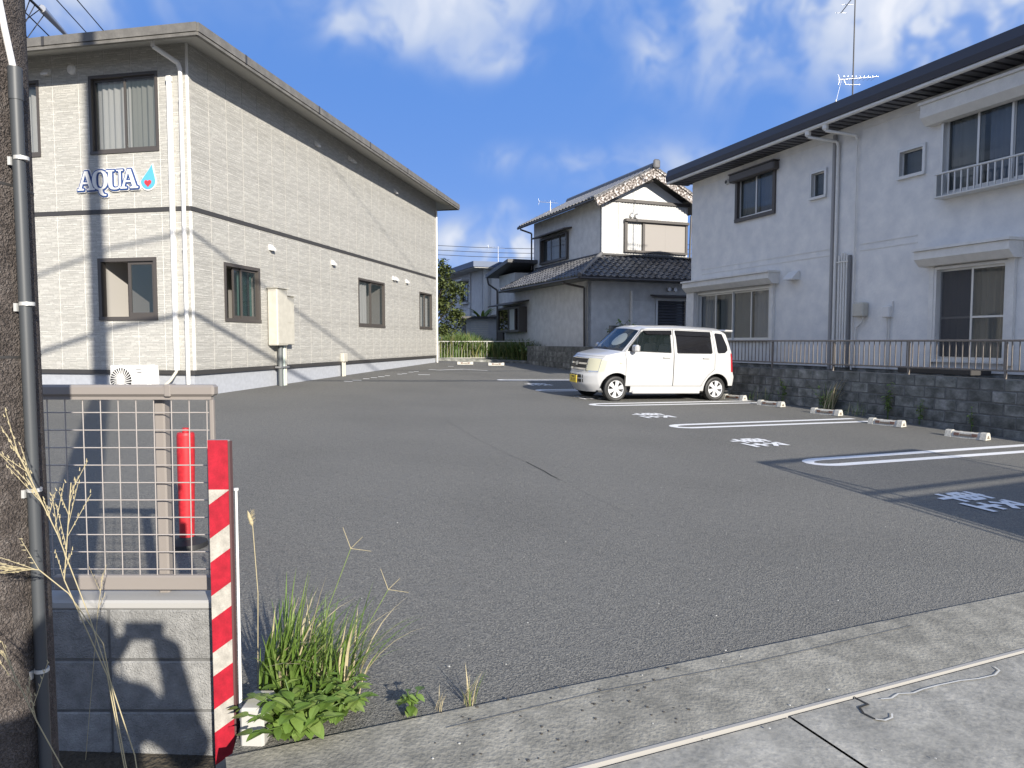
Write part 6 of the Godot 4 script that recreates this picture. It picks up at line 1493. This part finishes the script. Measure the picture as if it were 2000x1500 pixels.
func build_person() -> void:
	# the one who takes the photograph, phone held up in both hands; only the shadow on the low wall is seen
	var T := thing("person", "person in dark clothes standing in the road and holding up a phone", "person", Transform3D(Basis.IDENTITY, V(0.08, -0.01, -0.42)))
	var Bn := []                         # bones: ends and radii, x to the side, y up, z behind
	var add := func(a: Vector3, c: Vector3, ra: float, rc: float) -> void: Bn.append([a, c, ra, rc])
	add.call(Vector3(0, 1.0, 0.02), Vector3(0, 1.34, 0.0), 0.16, 0.175); add.call(Vector3(-0.15, 1.40, 0), Vector3(0.15, 1.40, 0), 0.075, 0.075); add.call(Vector3(0, 1.42, 0), Vector3(0, 1.54, -0.01), 0.06, 0.055)
	add.call(Vector3(0, 1.58, -0.02), Vector3(0, 1.645, -0.01), 0.082, 0.09); add.call(Vector3(0, 1.60, -0.10), Vector3(0, 1.585, -0.115), 0.014, 0.016)
	add.call(Vector3(-0.09, 0.96, 0.02), Vector3(0.09, 0.96, 0.02), 0.115, 0.115)
	for sd in [-1.0, 1.0]:
		add.call(Vector3(sd * 0.17, 1.39, 0), Vector3(sd * 0.31, 1.19, -0.10), 0.075, 0.068); add.call(Vector3(sd * 0.31, 1.19, -0.10), Vector3(sd * 0.11, 1.46, -0.34), 0.066, 0.042)
		add.call(Vector3(sd * 0.11, 1.46, -0.34), Vector3(sd * 0.065, 1.50, -0.36), 0.033, 0.028)
		add.call(Vector3(sd * 0.095, 0.92, 0.02), Vector3(sd * 0.11, 0.50, 0.0), 0.088, 0.062); add.call(Vector3(sd * 0.11, 0.50, 0.0), Vector3(sd * 0.12, 0.09, 0.03), 0.060, 0.042); add.call(Vector3(sd * 0.12, 0.055, 0.04), Vector3(sd * 0.135, 0.045, -0.14), 0.045, 0.036)
	var cell := 0.022; var lo := Vector3(-0.40, -0.02, -0.44); var N := Vector3i(37, 82, 29)
	var F := PackedFloat32Array(); F.resize(N.x * N.y * N.z); F.fill(1.0)
	for q in Bn:
		var a: Vector3 = q[0]; var c: Vector3 = q[1]; var m := maxf(q[2], q[3]) + 0.09
		var p0 := ((Vector3(minf(a.x, c.x), minf(a.y, c.y), minf(a.z, c.z)) - Vector3(m, m, m) - lo) / cell).floor(); var p1 := ((Vector3(maxf(a.x, c.x), maxf(a.y, c.y), maxf(a.z, c.z)) + Vector3(m, m, m) - lo) / cell).ceil()
		var ab := c - a; var l2 := ab.length_squared()
		for x in range(maxi(0, int(p0.x)), mini(N.x, int(p1.x))):
			for y in range(maxi(0, int(p0.y)), mini(N.y, int(p1.y))):
				for z in range(maxi(0, int(p0.z)), mini(N.z, int(p1.z))):
					var p := lo + Vector3(x, y, z) * cell
					var t := clampf((p - a).dot(ab) / l2, 0, 1)
					var d: float = (p - a - ab * t).length() - lerpf(q[2], q[3], t)
					var id := (x * N.y + y) * N.z + z
					var o := F[id]; var h := maxf(0.045 - absf(o - d), 0.0) / 0.045
					F[id] = minf(o, d) - h * h * 0.045 * 0.25
	var vid := {}; var vp := PackedVector3Array()
	var at := func(x: int, y: int, z: int) -> float: return F[(x * N.y + y) * N.z + z]
	for x in N.x - 1:
		for y in N.y - 1:
			for z in N.z - 1:
				var sm := Vector3.ZERO; var k := 0
				var v0: float = at.call(x, y, z)
				if v0 > 0.06: continue
				for e in [[0, 0, 0, 1, 0, 0], [0, 1, 0, 1, 1, 0], [0, 0, 1, 1, 0, 1], [0, 1, 1, 1, 1, 1], [0, 0, 0, 0, 1, 0], [1, 0, 0, 1, 1, 0], [0, 0, 1, 0, 1, 1], [1, 0, 1, 1, 1, 1], [0, 0, 0, 0, 0, 1], [1, 0, 0, 1, 0, 1], [0, 1, 0, 0, 1, 1], [1, 1, 0, 1, 1, 1]]:
					var fa: float = at.call(x + e[0], y + e[1], z + e[2]); var fb: float = at.call(x + e[3], y + e[4], z + e[5])
					if (fa < 0) != (fb < 0):
						sm += Vector3(e[0], e[1], e[2]).lerp(Vector3(e[3], e[4], e[5]), fa / (fa - fb)); k += 1
				if k > 0:
					vid[Vector3i(x, y, z)] = vp.size(); vp.append(lo + (Vector3(x, y, z) + sm / k) * cell)
	var b := MB.new()
	for key in vid:
		var g: Vector3i = key
		for ax in 3:
			var u := Vector3i.ZERO; u[ax] = 1
			var s1 := Vector3i.ZERO; s1[(ax + 1) % 3] = 1
			var s2 := Vector3i.ZERO; s2[(ax + 2) % 3] = 1
			var fa: float = at.call(g.x, g.y, g.z); var fb: float = at.call(mini(g.x + u.x, N.x - 1), mini(g.y + u.y, N.y - 1), mini(g.z + u.z, N.z - 1))
			if (fa < 0) == (fb < 0): continue
			if not (vid.has(g - s1) and vid.has(g - s2) and vid.has(g - s1 - s2)): continue
			var A: Vector3 = vp[vid[g]]; var B: Vector3 = vp[vid[g - s1]]; var C: Vector3 = vp[vid[g - s1 - s2]]; var D: Vector3 = vp[vid[g - s2]]
			if fa < 0: b.quad(C, D, A, B)
			else: b.quad(C, B, A, D)
	part(T, "body", b, mat(0.12, 0.12, 0.14, 0.9))
	var ph := MB.new(); ph.cbox(Vector3(0.0, 1.53, -0.375), Vector3(0.155, 0.075, 0.009), 0.003); one("phone", ph, M.blackplastic, "black phone held up in both hands", "phone", "", T.transform)

func _ready() -> void:
	rng.seed = 20240917
	var cam := Camera3D.new(); cam.name = "camera"
	cam.fov = rad_to_deg(2.0 * atan(750.0 / 1390.0)); cam.near = 0.05; cam.far = 2000.0
	cam.position = Vector3(0, 1.52, 0); cam.rotation = Vector3(-atan(83.0 / 1390.0), 0, 0)
	add_child(cam); cam.current = true
	var we := WorldEnvironment.new(); we.name = "environment"
	var e := Environment.new()
	e.background_mode = Environment.BG_SKY
	var sk := Sky.new(); sk.sky_material = make_sky(); e.sky = sk
	e.background_energy_multiplier = 1.0
	e.tonemap_mode = Environment.TONE_MAPPER_LINEAR
	e.tonemap_exposure = 2.25
	e.sdfgi_enabled = true; e.ssao_enabled = true; e.ssil_enabled = true
	we.environment = e; add_child(we)
	var sun := DirectionalLight3D.new(); sun.name = "sun"
	sun.light_energy = 1.15; sun.light_angular_distance = 0.53; sun.light_color = Color(1.0, 0.97, 0.92); sun.shadow_enabled = true
	add_child(sun)
	var el := deg_to_rad(19.7)
	sun.look_at_from_position(Vector3.ZERO, Vector3(-0.482 * cos(el), -sin(el), -0.876 * cos(el)), Vector3.UP)
	make_materials()
	build_ground()
	build_apartment()
	build_right_house()
	build_tiled_house()
	build_far_house()
	build_boundary()
	build_car()
	build_foreground()
	build_plants()
	build_shadow_casters()
